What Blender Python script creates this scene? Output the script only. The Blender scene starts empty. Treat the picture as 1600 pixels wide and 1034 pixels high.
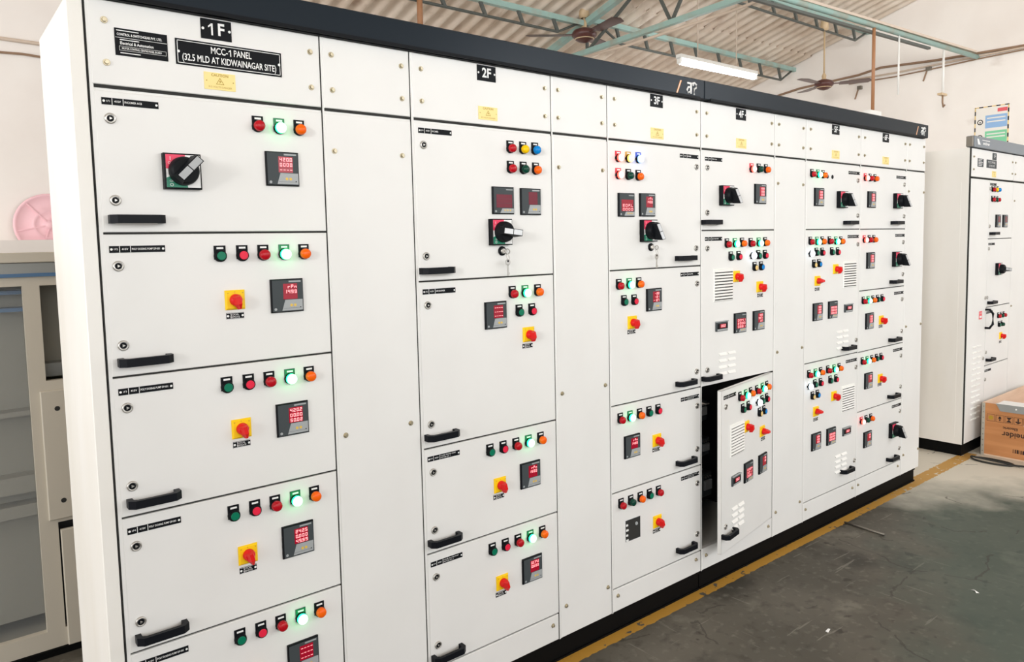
import bpy, math, random
from mathutils import Vector, Matrix
R = math.radians
random.seed(7)
SC = bpy.context.scene
COL = SC.collection

# ------------------------------------------------------------------ camera
def v3(*a): return Vector(a)
cam_d = bpy.data.cameras.new('camera'); cam = bpy.data.objects.new('camera', cam_d); COL.objects.link(cam)
right = v3(0.77582602, -0.63058899, -0.02124885)
down = v3(-0.06656173, -0.04830953, -0.99661212)
fwd = v3(0.62742611, 0.77461198, -0.07945288)
mw = Matrix((( right.x, -down.x, -fwd.x, -0.3585),
             ( right.y, -down.y, -fwd.y, -2.06),
             ( right.z, -down.z, -fwd.z, 1.6467),
             (0, 0, 0, 1)))
cam.matrix_world = mw
cam_d.sensor_width = 36; cam_d.lens = 1150 / 1600 * 36
cam_d.shift_y = -45 / 1600
cam_d.clip_start = .05; cam_d.clip_end = 100
SC.camera = cam

# ------------------------------------------------------------------ light and exposure
SC.view_settings.view_transform = 'Standard'; SC.view_settings.look = 'None'
SC.view_settings.gamma = 1; SC.view_settings.exposure = 0.30
w = bpy.data.worlds.new('World'); SC.world = w; w.use_nodes = True
w.node_tree.nodes['Background'].inputs[0].default_value = (0.97, 0.985, 1, 1)
w.node_tree.nodes['Background'].inputs[1].default_value = 0.95
def area(name, loc, target, sx, sy, power, color=(1, 1, 1)):
    l = bpy.data.lights.new(name, 'AREA'); l.shape = 'RECTANGLE'; l.size = sx; l.size_y = sy
    l.energy = power; l.color = color
    o = bpy.data.objects.new(name, l); COL.objects.link(o); o.location = loc
    o.rotation_euler = (Vector(target) - Vector(loc)).to_track_quat('-Z', 'Y').to_euler()
    return o
area('assumed_daylight_left', (-4.2, 0.9, 2.1), (0, 0.9, 1.9), 3.0, 2.2, 125, (1, .99, .97))  # assumed daylight from the open left side, no window built
area('front_fill', (1.2, -6.3, 2.9), (3.6, 0, 1.7), 8, 2.0, 135, (1, .99, .96))  # added wide fill from the camera side, no window built
area('added_highlight_corner', (6.6, -6.4, 3.95), (3.8, 1.5, 3.4), 1.6, .8, 60, (.86, .93, 1))  # added small light for a canopy highlight and the roof, no window there
area('added_highlight_right', (7.9, -4.1, 3.5), (4.2, 1.5, 3.2), 2.2, .8, 50, (.86, .93, 1))  # added light before the solid right wall for another canopy highlight, no opening
sp_ = area('right_end_fill', (-4.5, -3.6, 2.6), (8, .5, 2.75), 1.6, 1.4, 26, (1, .985, .95)); sp_.data.spread = R(48)  # added narrow fill lifting the right end and the roof ridges

# ------------------------------------------------------------------ materials
def mat(name, color, rough=.5, metal=0, emis=None, es=0, spec=.5, alpha=None, coat=0):
    m = bpy.data.materials.new(name); m.use_nodes = True
    b = m.node_tree.nodes['Principled BSDF']
    b.inputs['Base Color'].default_value = (*color, 1)
    b.inputs['Roughness'].default_value = rough
    b.inputs['Metallic'].default_value = metal
    b.inputs['Specular IOR Level'].default_value = spec
    b.inputs['Coat Weight'].default_value = coat
    if emis: b.inputs['Emission Color'].default_value = (*emis, 1); b.inputs['Emission Strength'].default_value = es
    if alpha is not None: b.inputs['Alpha'].default_value = alpha
    return m
def noisy(m, c1, c2, scale=5, detail=6, lo=.4, hi=.65, bump=0, stretch=(1, 1, 1), rough2=None):
    """mixes two colours by noise; returns the mix node"""
    nt = m.node_tree; N = nt.nodes; L = nt.links; b = N['Principled BSDF']
    tc = N.new('ShaderNodeTexCoord'); mp = N.new('ShaderNodeMapping'); mp.inputs['Scale'].default_value = stretch
    no = N.new('ShaderNodeTexNoise'); no.inputs['Scale'].default_value = scale; no.inputs['Detail'].default_value = detail
    rp = N.new('ShaderNodeMapRange'); rp.inputs[1].default_value = lo; rp.inputs[2].default_value = hi
    mx = N.new('ShaderNodeMix'); mx.data_type = 'RGBA'
    mx.inputs[6].default_value = (*c1, 1); mx.inputs[7].default_value = (*c2, 1)
    L.new(tc.outputs['Object'], mp.inputs[0]); L.new(mp.outputs[0], no.inputs['Vector'])
    L.new(no.outputs[0], rp.inputs[0]); L.new(rp.outputs[0], mx.inputs[0]); L.new(mx.outputs[2], b.inputs['Base Color'])
    if bump:
        bp = N.new('ShaderNodeBump'); bp.inputs['Strength'].default_value = bump; bp.inputs['Distance'].default_value = .01
        L.new(no.outputs[0], bp.inputs['Height']); L.new(bp.outputs[0], b.inputs['Normal'])
    return mx, rp, mp
def layer(m, mx, color, vec_scale=(1, 1, 1), scale=3, detail=5, lo=.6, hi=.66, amt=1):
    """adds one more noise layer of a colour on top"""
    nt = m.node_tree; N = nt.nodes; L = nt.links; b = N['Principled BSDF']
    tc = N.new('ShaderNodeTexCoord'); mp = N.new('ShaderNodeMapping'); mp.inputs['Scale'].default_value = vec_scale
    mp.inputs['Location'].default_value = (random.uniform(0, 20), random.uniform(0, 20), 3)
    no = N.new('ShaderNodeTexNoise'); no.inputs['Scale'].default_value = scale; no.inputs['Detail'].default_value = detail
    rp = N.new('ShaderNodeMapRange'); rp.inputs[1].default_value = lo; rp.inputs[2].default_value = hi; rp.inputs[4].default_value = amt
    m2 = N.new('ShaderNodeMix'); m2.data_type = 'RGBA'; m2.inputs[7].default_value = (*color, 1)
    L.new(tc.outputs['Object'], mp.inputs[0]); L.new(mp.outputs[0], no.inputs['Vector']); L.new(no.outputs[0], rp.inputs[0])
    L.new(rp.outputs[0], m2.inputs[0]); L.new(mx.outputs[2], m2.inputs[6]); L.new(m2.outputs[2], b.inputs['Base Color'])
    return m2

M = {}
M['paint'] = mat('light_grey_powder_coat', (.80, .79, .77), .42); noisy(M['paint'], (.80, .793, .775), (.775, .766, .748), 3, 4)
M['frame'] = mat('frame_grey_paint', (.68, .67, .64), .45)
M['side'] = mat('cream_side_sheet', (.84, .82, .77), .45); noisy(M['side'], (.86, .84, .80), (.80, .77, .71), 4, 8, .4, .7, 0, (1, 1, .25))
M['seal_shade'] = mat('black_seal_gap_shade', (.02, .02, .018), .8)  # black of the rubber seals, also used as shade in gaps and slots
M['black'] = mat('black_plastic', (.006, .007, .009), .45, spec=.10)
M['handle'] = mat('black_handle_plastic', (.006, .007, .010), .42, spec=.12)
M['canopy'] = mat('charcoal_canopy_paint', (.013, .019, .026), .28, spec=.10)
M['plinth'] = mat('black_plinth_paint', (.004, .004, .004), .6, spec=.08)
M['darkin'] = mat('interior_shade_black', (.012, .012, .012), .7)  # shade of the open bay put into a near-black lining
M['chrome'] = mat('zinc_lock', (.55, .53, .5), .3, .9)
M['bolt'] = mat('brass_bolt', (.48, .42, .30), .35, .85)
M['grey_bez'] = mat('grey_meter_face', (.055, .065, .070), .5, spec=.2)
M['lt_bez'] = mat('light_meter_face', (.36, .38, .39), .4)
M['gold'] = mat('amber_keys', (.75, .5, .08), .4)
M['disp'] = mat('red_display_glass', (.12, .0, .01), .25, emis=(1, .0, .035), es=.20)
M['dispoff'] = mat('dark_red_display_glass', (.10, .0, .012), .25, emis=(1, .0, .05), es=.05)
M['digit'] = mat('lit_red_digits', (.9, .3, .3), .4, emis=(1, .42, .46), es=.85)
M['white'] = mat('white_print', (.85, .85, .84), .5)
M['whitepl'] = mat('white_plastic', (.86, .85, .82), .4)
M['yellow'] = mat('yellow_switch_plate', (.95, .60, .006), .45, spec=.3)
M['red'] = mat('red_switch_knob', (.72, .008, .008), .4, spec=.3)
M['redq'] = mat('red_on_field', (.80, .03, .10), .4)
M['greenq'] = mat('green_off_field', (.0, .20, .11), .4)
M['silver'] = mat('silver_grip', (.50, .51, .52), .35, .3)
M['caution'] = mat('yellow_caution_plate', (.90, .72, .28), .4)
M['cautp'] = mat('caution_print', (.45, .28, .02), .5)
M['lr'] = mat('red_lens', (.45, .004, .012), .25, spec=.3)
M['lp'] = mat('red_push_button', (.78, .02, .06), .35, spec=.25)
M['lg'] = mat('green_push_button', (.0, .17, .09), .35, spec=.25)
M['ld'] = mat('dark_green_lens', (.002, .05, .03), .2, spec=.25)
M['lo'] = mat('orange_lens', (.92, .13, .004), .2, spec=.25)
M['ly'] = mat('yellow_lens', (.9, .55, .0), .2, spec=.25)
M['lb'] = mat('blue_lens', (.0, .22, .62), .2, spec=.25)
M['lk'] = mat('cream_push_button', (.85, .60, .22), .35)
M['lx'] = M['black']
M['LG'] = mat('lit_green_lens', (.1, .8, .4), .3, emis=(.64, 1, .74), es=1.6)
M['LR'] = mat('lit_red_lens', (.8, .1, .1), .3, emis=(1, .62, .58), es=1.4)
M['LY'] = mat('lit_yellow_lens', (.8, .6, .1), .3, emis=(1, .80, .45), es=1.4)
M['LB'] = mat('lit_blue_lens', (.2, .4, .9), .3, emis=(.62, .78, 1), es=1.5)
M['LW'] = mat('lit_white_lens', (.9, .9, 1), .3, emis=(.85, .93, 1), es=3)
M['EG'] = mat('green_lens_rim', (.0, .4, .1), .3, emis=(.005, 1, .22), es=6.5)
M['ER'] = mat('red_lens_rim', (.5, .0, .0), .3, emis=(1, .05, .03), es=5)
M['EY'] = mat('amber_lens_rim', (.5, .3, .0), .3, emis=(1, .55, .08), es=2)
M['EB'] = mat('blue_lens_rim', (.0, .1, .5), .3, emis=(.10, .28, 1), es=7)
M['EW'] = mat('white_lens_rim', (.5, .6, .7), .3, emis=(.65, .82, 1), es=6)
M['legG'] = mat('glow_green_legend', (.0, .16, .06), .4)  # legends of lit lamps: the lamp glow is put into their colour
M['legR'] = mat('glow_red_legend', (.6, .01, .03), .4)
M['legB'] = mat('glow_blue_legend', (.02, .08, .5), .4)
M['legY'] = mat('glow_amber_legend', (.5, .28, .02), .4)
M['orange'] = mat('orange_stripe', (.9, .35, .05), .4)
M['teal'] = mat('teal_steel_paint', (.3, .46, .42), .5); noisy(M['teal'], (.33, .50, .46), (.36, .34, .27), 6, 5, .5, .75)
M['dkteal'] = mat('dark_steel_web', (.09, .10, .09), .5)
M['rust'] = mat('rusty_pipe', (.40, .19, .09), .6)
M['palepipe'] = mat('pale_conduit', (.68, .56, .46), .5)
M['fanbr'] = mat('maroon_fan_enamel', (.10, .035, .03), .35)
M['fanpl'] = mat('cream_fan_fitting', (.62, .46, .28), .4)
M['tube'] = mat('lit_tube', (1, 1, 1), .4, emis=(.93, .96, 1), es=22)
M['cable'] = mat('black_cable', (.015, .016, .014), .5)
M['wire'] = mat('brown_wall_cable', (.30, .19, .12), .6)
M['pink'] = mat('pink_plastic', (.95, .60, .66), .5)
M['zinc'] = mat('grey_sheet_steel', (.30, .31, .30), .45, .3)
M['rod'] = mat('steel_rod', (.22, .20, .17), .4, .6)
M['film'] = mat('clear_plastic_film', (.8, .84, .86), .2, alpha=.06)
M['shell'] = mat('cubicle_cream_paint', (.58, .53, .44), .45)
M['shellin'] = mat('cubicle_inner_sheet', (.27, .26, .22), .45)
M['blueplate'] = mat('blue_edge_strip', (.07, .16, .30), .4)
# wall plaster
m = mat('white_plaster', (.86, .80, .76), .8); M['wall'] = m
mx, rp, mp = noisy(m, (.95, .91, .87), (.86, .80, .755), 1.3, 8, .4, .75, .15)
layer(m, mx, (.48, .38, .32), (.7, .7, 1.3), 1.9, 9, .63, .74, .6)
# corrugated sheet
m = mat('corrugated_asbestos_sheet', (.5, .4, .32), .85); M['roof'] = m
mx, rp, mp = noisy(m, (.86, .755, .65), (.68, .55, .44), 2.6, 10, .38, .66, .3, (1, .8, 1))
mx = layer(m, mx, (.40, .27, .19), (1.3, .6, 1), 5, 9, .55, .70, .6)
layer(m, mx, (.90, .82, .74), (1.5, 1, 1), 3.0, 6, .56, .74, .6)
# wood of the crate
m = mat('orange_plywood', (.62, .30, .12), .65); M['wood'] = m
mx, rp, mp = noisy(m, (.62, .28, .11), (.46, .18, .055), 3, 8, .35, .7, .1, (1, .3, 5))
layer(m, mx, (.40, .16, .05), (1, 1, 3), 2, 6, .6, .74, .6)
M['woodin'] = mat('pale_plywood', (.76, .56, .42), .7); noisy(M['woodin'], (.78, .58, .44), (.68, .48, .34), 3, 6, .4, .7, 0, (1, 1, 6))
M['ink'] = mat('black_ink', (.03, .012, .008), .7)
M['tin'] = mat('tin_corner', (.45, .42, .36), .5, .2)
M['pblue'] = mat('poster_blue', (.30, .50, .80), .5); M['pgreen'] = mat('poster_green', (.22, .66, .38), .5)
M['pred'] = mat('poster_red', (.80, .12, .14), .5); M['pwhite'] = mat('poster_white', (.88, .85, .80), .5)
M['pyel'] = mat('poster_amber', (.85, .62, .25), .5)
# floor
m = mat('worn_concrete', (.1, .1, .09), .5); M['floor'] = m
nt = m.node_tree; N = nt.nodes; L = nt.links; b = N['Principled BSDF']
mx, rp, mp = noisy(m, (.078, .070, .055), (.125, .112, .090), 1.6, 10, .38, .66, .12)
mx = layer(m, mx, (.034, .031, .025), (1, 1, 1), 2.6, 9, .58, .70, .75)
mx = layer(m, mx, (.20, .185, .15), (1, 1, 1), 3.7, 11, .62, .70, .6)
mx = layer(m, mx, (.035, .030, .024), (1, 1, 1), 9, 4, .66, .70, .8)
mx = layer(m, mx, (.19, .175, .145), (1, 1, 1), 26, 8, .56, .72, .55)
mx = layer(m, mx, (.045, .040, .032), (1, 1, 1), 17, 9, .55, .70, .6)
mx = layer(m, mx, (.30, .28, .24), (1.0, 14, 1), 2.2, 3, .70, .715, .35)
mx = layer(m, mx, (.30, .28, .24), (16, 1.2, 1), 1.8, 3, .70, .715, .3)
def m_node(op, a, b_=None):
    n = N.new('ShaderNodeMath'); n.operation = op
    for i, s in enumerate((a, b_)):
        if s is None: continue
        if isinstance(s, (int, float)): n.inputs[i].default_value = s
        else: L.new(s, n.inputs[i])
    return n.outputs[0]
tc = N.new('ShaderNodeTexCoord'); sp = N.new('ShaderNodeSeparateXYZ'); L.new(tc.outputs['Object'], sp.inputs[0])
nz = N.new('ShaderNodeTexNoise'); nz.inputs['Scale'].default_value = 3; nz.inputs['Detail'].default_value = 9
L.new(tc.outputs['Object'], nz.inputs['Vector'])
# greenish stained bay to the right, paler colour beyond the end of the panel row
def blend(mx, color, fac):
    n = N.new('ShaderNodeMix'); n.data_type = 'RGBA'; n.inputs[7].default_value = (*color, 1)
    L.new(mx.outputs[2], n.inputs[6]); L.new(fac, n.inputs[0]); return n
def ramp(val, lo, hi, amt=1):
    r = N.new('ShaderNodeMapRange'); r.inputs[1].default_value = lo; r.inputs[2].default_value = hi; r.inputs[4].default_value = amt
    L.new(val, r.inputs[0]); return r.outputs[0]
nxy = m_node('ADD', m_node('MULTIPLY', m_node('SUBTRACT', nz.outputs[0], .5), 1.6), sp.outputs[0])
dg = m_node('SUBTRACT', nxy, m_node('MULTIPLY', sp.outputs[1], 1.0))
mx = blend(mx, (.060, .100, .082), ramp(m_node('SUBTRACT', m_node('ADD', nxy, 0), m_node('MULTIPLY', sp.outputs[1], 2.0)), 4.1, 5.0, .55))
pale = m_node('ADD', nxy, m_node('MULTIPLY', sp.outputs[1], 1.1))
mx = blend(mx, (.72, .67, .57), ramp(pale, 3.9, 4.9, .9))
# fine scratches from stretched voronoi edges
vo = N.new('ShaderNodeTexVoronoi'); vo.feature = 'DISTANCE_TO_EDGE'; vo.inputs['Scale'].default_value = 1.7
dn = N.new('ShaderNodeMix'); dn.data_type = 'VECTOR'; dn.inputs[0].default_value = .22
L.new(tc.outputs['Object'], dn.inputs[4]); L.new(nz.outputs['Color'], dn.inputs[5]); L.new(dn.outputs[1], vo.inputs['Vector'])
crk = m_node('MULTIPLY', m_node('LESS_THAN', vo.outputs[0], .006), m_node('GREATER_THAN', nz.outputs[0], .52))
mx = blend(mx, (.04, .037, .03), m_node('MULTIPLY', crk, .6))
# yellow safety line along the panel row, with worn edges
nz2 = N.new('ShaderNodeTexNoise'); nz2.inputs['Scale'].default_value = 22; nz2.inputs['Detail'].default_value = 8
L.new(tc.outputs['Object'], nz2.inputs['Vector'])
edge = m_node('ADD', m_node('ABSOLUTE', m_node('ADD', sp.outputs[1], .000)), m_node('MULTIPLY', m_node('SUBTRACT', nz2.outputs[0], .5), .028))
line = m_node('LESS_THAN', edge, .047)
worn = m_node('LESS_THAN', nz2.outputs[0], .62)
lim = m_node('LESS_THAN', sp.outputs[0], 5.72)
mx = blend(mx, (.52, .27, .035), m_node('MULTIPLY', m_node('MULTIPLY', line, worn), m_node('MULTIPLY', lim, .9)))
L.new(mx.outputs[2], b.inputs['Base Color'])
L.new(ramp(nz.outputs[0], .3, .7, .0), b.inputs['Roughness']) if False else None
b.inputs['Roughness'].default_value = .62
b.inputs['Specular IOR Level'].default_value = .3

# ------------------------------------------------------------------ mesh builder
class MB:
    def __init__(s): s.v = []; s.f = []; s.mi = []; s.sm = []; s.mats = []
    def mid(s, m):
        m = M[m] if isinstance(m, str) else m
        if m not in s.mats: s.mats.append(m)
        return s.mats.index(m)
    def add(s, vs, fs, m, smooth=False, tr=None):
        o = len(s.v)
        for v in vs:
            v = Vector(v)
            s.v.append(tr @ v if tr is not None else v)
        k = s.mid(m)
        for f in fs: s.f.append([o + i for i in f]); s.mi.append(k); s.sm.append(smooth)
    def box(s, x0, x1, y0, y1, z0, z1, m, tr=None, c=0):
        if c <= 0:
            vs = [(x0,y0,z0),(x1,y0,z0),(x1,y1,z0),(x0,y1,z0),(x0,y0,z1),(x1,y0,z1),(x1,y1,z1),(x0,y1,z1)]
            s.add(vs, [(0,3,2,1),(4,5,6,7),(0,1,5,4),(1,2,6,5),(2,3,7,6),(3,0,4,7)], m, tr=tr)
        else:   # front (y0) edges chamfered by c
            vs = [(x0+c,y0,z0+c),(x1-c,y0,z0+c),(x1-c,y0,z1-c),(x0+c,y0,z1-c),
                  (x0,y0+c,z0),(x1,y0+c,z0),(x1,y0+c,z1),(x0,y0+c,z1),
                  (x0,y1,z0),(x1,y1,z0),(x1,y1,z1),(x0,y1,z1)]
            fs = [(0,1,2,3)]
            for i in range(4):
                j = (i+1) % 4
                fs.append((i, i+4, j+4, j)); fs.append((i+4, i+8, j+8, j+4))
            fs.append((8,11,10,9))
            s.add(vs, fs, m, tr=tr)
    def quad(s, x0, x1, z0, z1, y, m, tr=None):
        s.add([(x0,y,z0),(x1,y,z0),(x1,y,z1),(x0,y,z1)], [(0,1,2,3)], m, tr=tr)
    def poly(s, pts, y, m, tr=None): s.add([(x,y,z) for x, z in pts], [tuple(range(len(pts)))], m, tr=tr)
    def lathe(s, prof, m, n=20, tr=None, smooth=True, cap=True):
        """profile (radius, y) turned about the Y axis, from the wall outward (-Y)"""
        vs = []; fs = []
        for r, y in prof:
            for i in range(n):
                a = 2*math.pi*i/n; vs.append((r*math.cos(a), y, r*math.sin(a)))
        for k in range(len(prof)-1):
            for i in range(n):
                j = (i+1) % n; fs.append((k*n+i, k*n+j, (k+1)*n+j, (k+1)*n+i))
        s.add(vs, fs, m, smooth, tr)
        if cap:
            o = (len(prof)-1)*n
            s.add(vs[o:o+n], [tuple(range(n))], m, False, tr)
    def zlathe(s, prof, m, n=24, tr=None, smooth=True):
        t = Matrix.Rotation(R(90), 4, 'X')      # (x,y,z)->(x,-z,y)
        t = t if tr is None else tr @ t
        s.lathe(prof, m, n, t, smooth)
    def tube(s, pts, r, m, n=8, smooth=True, closed=False):
        pts = [Vector(p) for p in pts]; rings = []
        for i, p in enumerate(pts):
            if closed: d = pts[(i+1) % len(pts)] - pts[i-1]
            else: d = (pts[min(i+1, len(pts)-1)] - pts[max(i-1, 0)])
            d.normalize(); u = d.cross(Vector((0, 0, 1)))
            if u.length < .05: u = d.cross(Vector((1, 0, 0)))
            u.normalize(); q = d.cross(u)
            rr = r[i] if isinstance(r, (list, tuple)) else r
            rings.append([p + (u*math.cos(2*math.pi*k/n) + q*math.sin(2*math.pi*k/n))*rr for k in range(n)])
        vs = [v for g in rings for v in g]; fs = []
        K = len(pts)
        for i in range(K if closed else K-1):
            a = i*n; c = ((i+1) % K)*n
            for k in range(n):
                l = (k+1) % n; fs.append((a+k, a+l, c+l, c+k))
        if not closed: fs.append(tuple(range(n))[::-1]); fs.append(tuple((K-1)*n+k for k in range(n)))
        s.add(vs, fs, m, smooth)
    def bar(s, p, q, w, h, m):
        """rectangular bar from p to q"""
        p = Vector(p); q = Vector(q); d = (q-p); L_ = d.length
        rot = d.to_track_quat('X', 'Z').to_matrix().to_4x4()
        s.box(0, L_, -w/2, w/2, -h/2, h/2, m, tr=Matrix.Translation(p) @ rot)
    def text(s, txt, x, z, y, size, m, align='CENTER', bold=0, sx=1, tr=None, res=2, fit=None):
        key = (txt, align, res, round(bold/size, 3))
        if key not in TXT:
            cu = bpy.data.curves.new('t', 'FONT'); cu.body = txt; cu.size = 1; cu.align_x = align; cu.align_y = 'CENTER'
            cu.resolution_u = res; cu.offset = bold/size; cu.fill_mode = 'FRONT'
            ob = bpy.data.objects.new('t', cu); me = ob.to_mesh()
            TXT[key] = ([tuple(v.co) for v in me.vertices], [tuple(p.vertices) for p in me.polygons])
            ob.to_mesh_clear(); bpy.data.objects.remove(ob); bpy.data.curves.remove(cu)
        vs, fs = TXT[key]
        if fit:
            xs = [v[0] for v in vs]; sx = fit/size/(max(xs)-min(xs))
        s.add([(x + a*size*sx, y, z + b_*size) for a, b_, _ in vs], fs, m, tr=tr)
    def mesh(s, name):
        me = bpy.data.meshes.new(name)
        me.from_pydata([tuple(v) for v in s.v], [], s.f)
        for m in s.mats: me.materials.append(m)
        me.polygons.foreach_set('material_index', s.mi)
        me.polygons.foreach_set('use_smooth', s.sm)
        me.update(); return me
    def build(s, name, parent=None, loc=(0, 0, 0), rz=0):
        return put(name, s.mesh(name), parent, loc, rz)
TXT = {}
def put(name, me, parent=None, loc=(0, 0, 0), rz=0, ry=0):
    o = bpy.data.objects.new(name, me); COL.objects.link(o); o.location = loc; o.rotation_euler = (0, ry, rz)
    if parent: o.parent = parent
    return o
def tag(o, label, cat, group=None):
    o['label'] = label; o['category'] = cat
    if group: o['group'] = group
    return o
def thing(name, label, cat, loc=(0, 0, 0), rz=0, group=None):
    o = bpy.data.objects.new(name, None); COL.objects.link(o); o.location = loc; o.rotation_euler = (0, 0, rz)
    o.empty_display_size = .1
    return tag(o, label, cat, group)
def struct(name, b):
    o = b.build(name); o['kind'] = 'structure'; return o
T = Matrix.Translation

# ------------------------------------------------------------------ the room
XW, YB = 8.0, 3.9
def zroof(y): return 4.098 - .29*(y - 1.377)
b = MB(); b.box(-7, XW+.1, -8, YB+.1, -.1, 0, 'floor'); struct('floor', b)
b = MB(); b.box(-7, XW, YB, YB+.2, 0, zroof(YB)+.08, 'wall'); struct('wall_back', b)
b = MB(); yr = -3.0
b.add([(XW,YB+.2,0),(XW,-8,0),(XW,-8,zroof(yr)-.29*5+.1),(XW,yr,zroof(yr)+.1),(XW,YB+.2,zroof(YB+.2)+.1),
       (XW+.2,YB+.2,0),(XW+.2,-8,0),(XW+.2,-8,zroof(yr)-.29*5+.1),(XW+.2,yr,zroof(yr)+.1),(XW+.2,YB+.2,zroof(YB+.2)+.1)],
      [(0,1,2,3,4),(9,8,7,6,5),(0,5,6,1),(1,6,7,2),(2,7,8,3),(3,8,9,4),(4,9,5,0)], 'wall'); struct('wall_right', b)
# corrugated roof: waves run down the slope, sheets lap every 1.45 m
b = MB(); pitch = .146; sub = 8; x0 = -7.0; nx = int((XW-.0-x0)/pitch*sub)
rows = []; y = YB + .15; k = 0
while y > yr: rows.append((y, max(y-1.5, yr), k)); y -= 1.45; k += 1
for (ya, yb_, k) in rows:
    vs = []; fs = []
    for i in range(nx+1):
        x = x0 + (XW-x0)*i/nx
        d = .030*math.cos(2*math.pi*(x-x0)/pitch)
        vs.append((x, ya, zroof(ya)+.03+d+ (.012 if 1 else 0))); vs.append((x, yb_, zroof(yb_)+.03+d-.004))
    for i in range(nx): fs.append((2*i, 2*i+1, 2*i+3, 2*i+2))
    b.add(vs, fs, 'roof', True)
vs = []; fs = []
for i in range(nx+1):
    x = x0 + (XW-x0)*i/nx; d = .030*math.cos(2*math.pi*(x-x0)/pitch)
    vs.append((x, yr, zroof(yr)+.03+d)); vs.append((x, -8, zroof(yr)-.29*5+.03+d))
for i in range(nx): fs.append((2*i, 2*i+1, 2*i+3, 2*i+2))
b.add(vs, fs, 'roof', True)
struct('ceiling', b)
# white ledge on the back wall below the pink disc
b = MB(); b.box(-7, 3, 3.55, YB, 0, 1.735, 'wall'); struct('trim_1', b)

# ------------------------------------------------------------------ device meshes (front faces -Y, origin on the door face)
def lamp_mesh(code):
    b = MB()
    push = code in 'gpk' or code == 'q'
    leg = {'G': 'legG', 'R': 'legR', 'B': 'legB', 'Y': 'legY', 'W': 'white'}.get(code, 'black')
    if code != 'x':
        b.box(-.0155, .0155, -.004, 0, -.010, .028, leg, c=.001)
        b.box(-.009, .009, -.0046, -.004, .0185, .0235, 'white')
    if code == 'x':
        b.lathe([(.011, 0), (.011, -.002), (.009, -.003)], 'black', 16); return b.mesh('blank_hole')
    b.lathe([(.0165, 0), (.0165, -.009), (.0150, -.011)], 'black', 20)
    mt = 'L'+code if code in 'GRYBW' else ('lb' if code == 'q' else 'l'+code)
    if push:
        b.lathe([(.0135, -.010), (.0145, -.012), (.0145, -.015), (.0118, -.0155)], 'black', 20, cap=False)
        b.lathe([(.0118, -.011), (.0118, -.0165), (.0105, -.0175)], mt, 20)
    else:
        if code in 'GRYBW':
            b.lathe([(.0150, -.010), (.0150, -.0185)], 'E'+code, 20, cap=False)
        b.lathe([(.0148, -.010), (.0148, -.019), (.0138, -.0225), (.0105, -.0252), (.005, -.0266), (.0008, -.027)], mt, 20)
    return b.mesh('push_button' if push else 'indicator_lamp')
LM = {c: lamp_mesh(c) for c in 'rgpGodybRYBWkxq'}
LNAME = {c: ('push_button' if c in 'gpkq' else 'indicator_lamp') for c in 'rgpGodybRYBWkxq'}
LLAB = {'r': 'unlit red indicator lamp', 'g': 'green push button', 'p': 'red push button', 'G': 'glowing green indicator lamp', 'o': 'orange indicator lamp',
        'd': 'dark green unlit indicator lamp', 'y': 'yellow indicator lamp', 'b': 'blue indicator lamp', 'R': 'glowing red indicator lamp', 'Y': 'glowing yellow indicator lamp',
        'B': 'glowing blue indicator lamp', 'W': 'glowing white indicator lamp', 'k': 'cream push button', 'x': 'small empty black hole', 'q': 'blue push button'}
SEG = {'0': 'abcdef', '1': 'bc', '2': 'abged', '3': 'abgcd', '4': 'fgbc', '5': 'afgcd', '6': 'afgedc', '7': 'abc', '8': 'abcdefg', '9': 'abcdfg',
       '-': 'g', ' ': '', 'P': 'abefg', 'r': 'eg', 'n': 'ceg', 'C': 'afed', 'U': 'bcdef', 'E': 'afged', 'F': 'afge', 'L': 'fed', '+': 'g'}
def seg_row(b, txt, xr, zc, h, wd, y, n=4):
    """seven-segment row, right aligned at xr"""
    cells = []
    for ch in txt:
        if ch == '.' and cells: cells[-1][1] = True
        else: cells.append([ch, False])
    t = h*.17
    for i, (ch, dot) in enumerate(reversed(cells)):
        x1 = xr - i*wd; x0_ = x1 - wd*.68
        sg = SEG.get(ch, '')
        z0, z1 = zc - h/2, zc + h/2
        R_ = {'a': (x0_, x1, z1-t, z1), 'd': (x0_, x1, z0, z0+t), 'g': (x0_, x1, zc-t/2, zc+t/2),
              'f': (x0_, x0_+t, zc, z1), 'e': (x0_, x0_+t, z0, zc), 'b': (x1-t, x1, zc, z1), 'c': (x1-t, x1, z0, zc)}
        for q in sg: b.quad(*R_[q], y, 'digit')
        if dot: b.quad(x1+t*.4, x1+t*1.4, z0, z0+t, y, 'digit')
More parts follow.
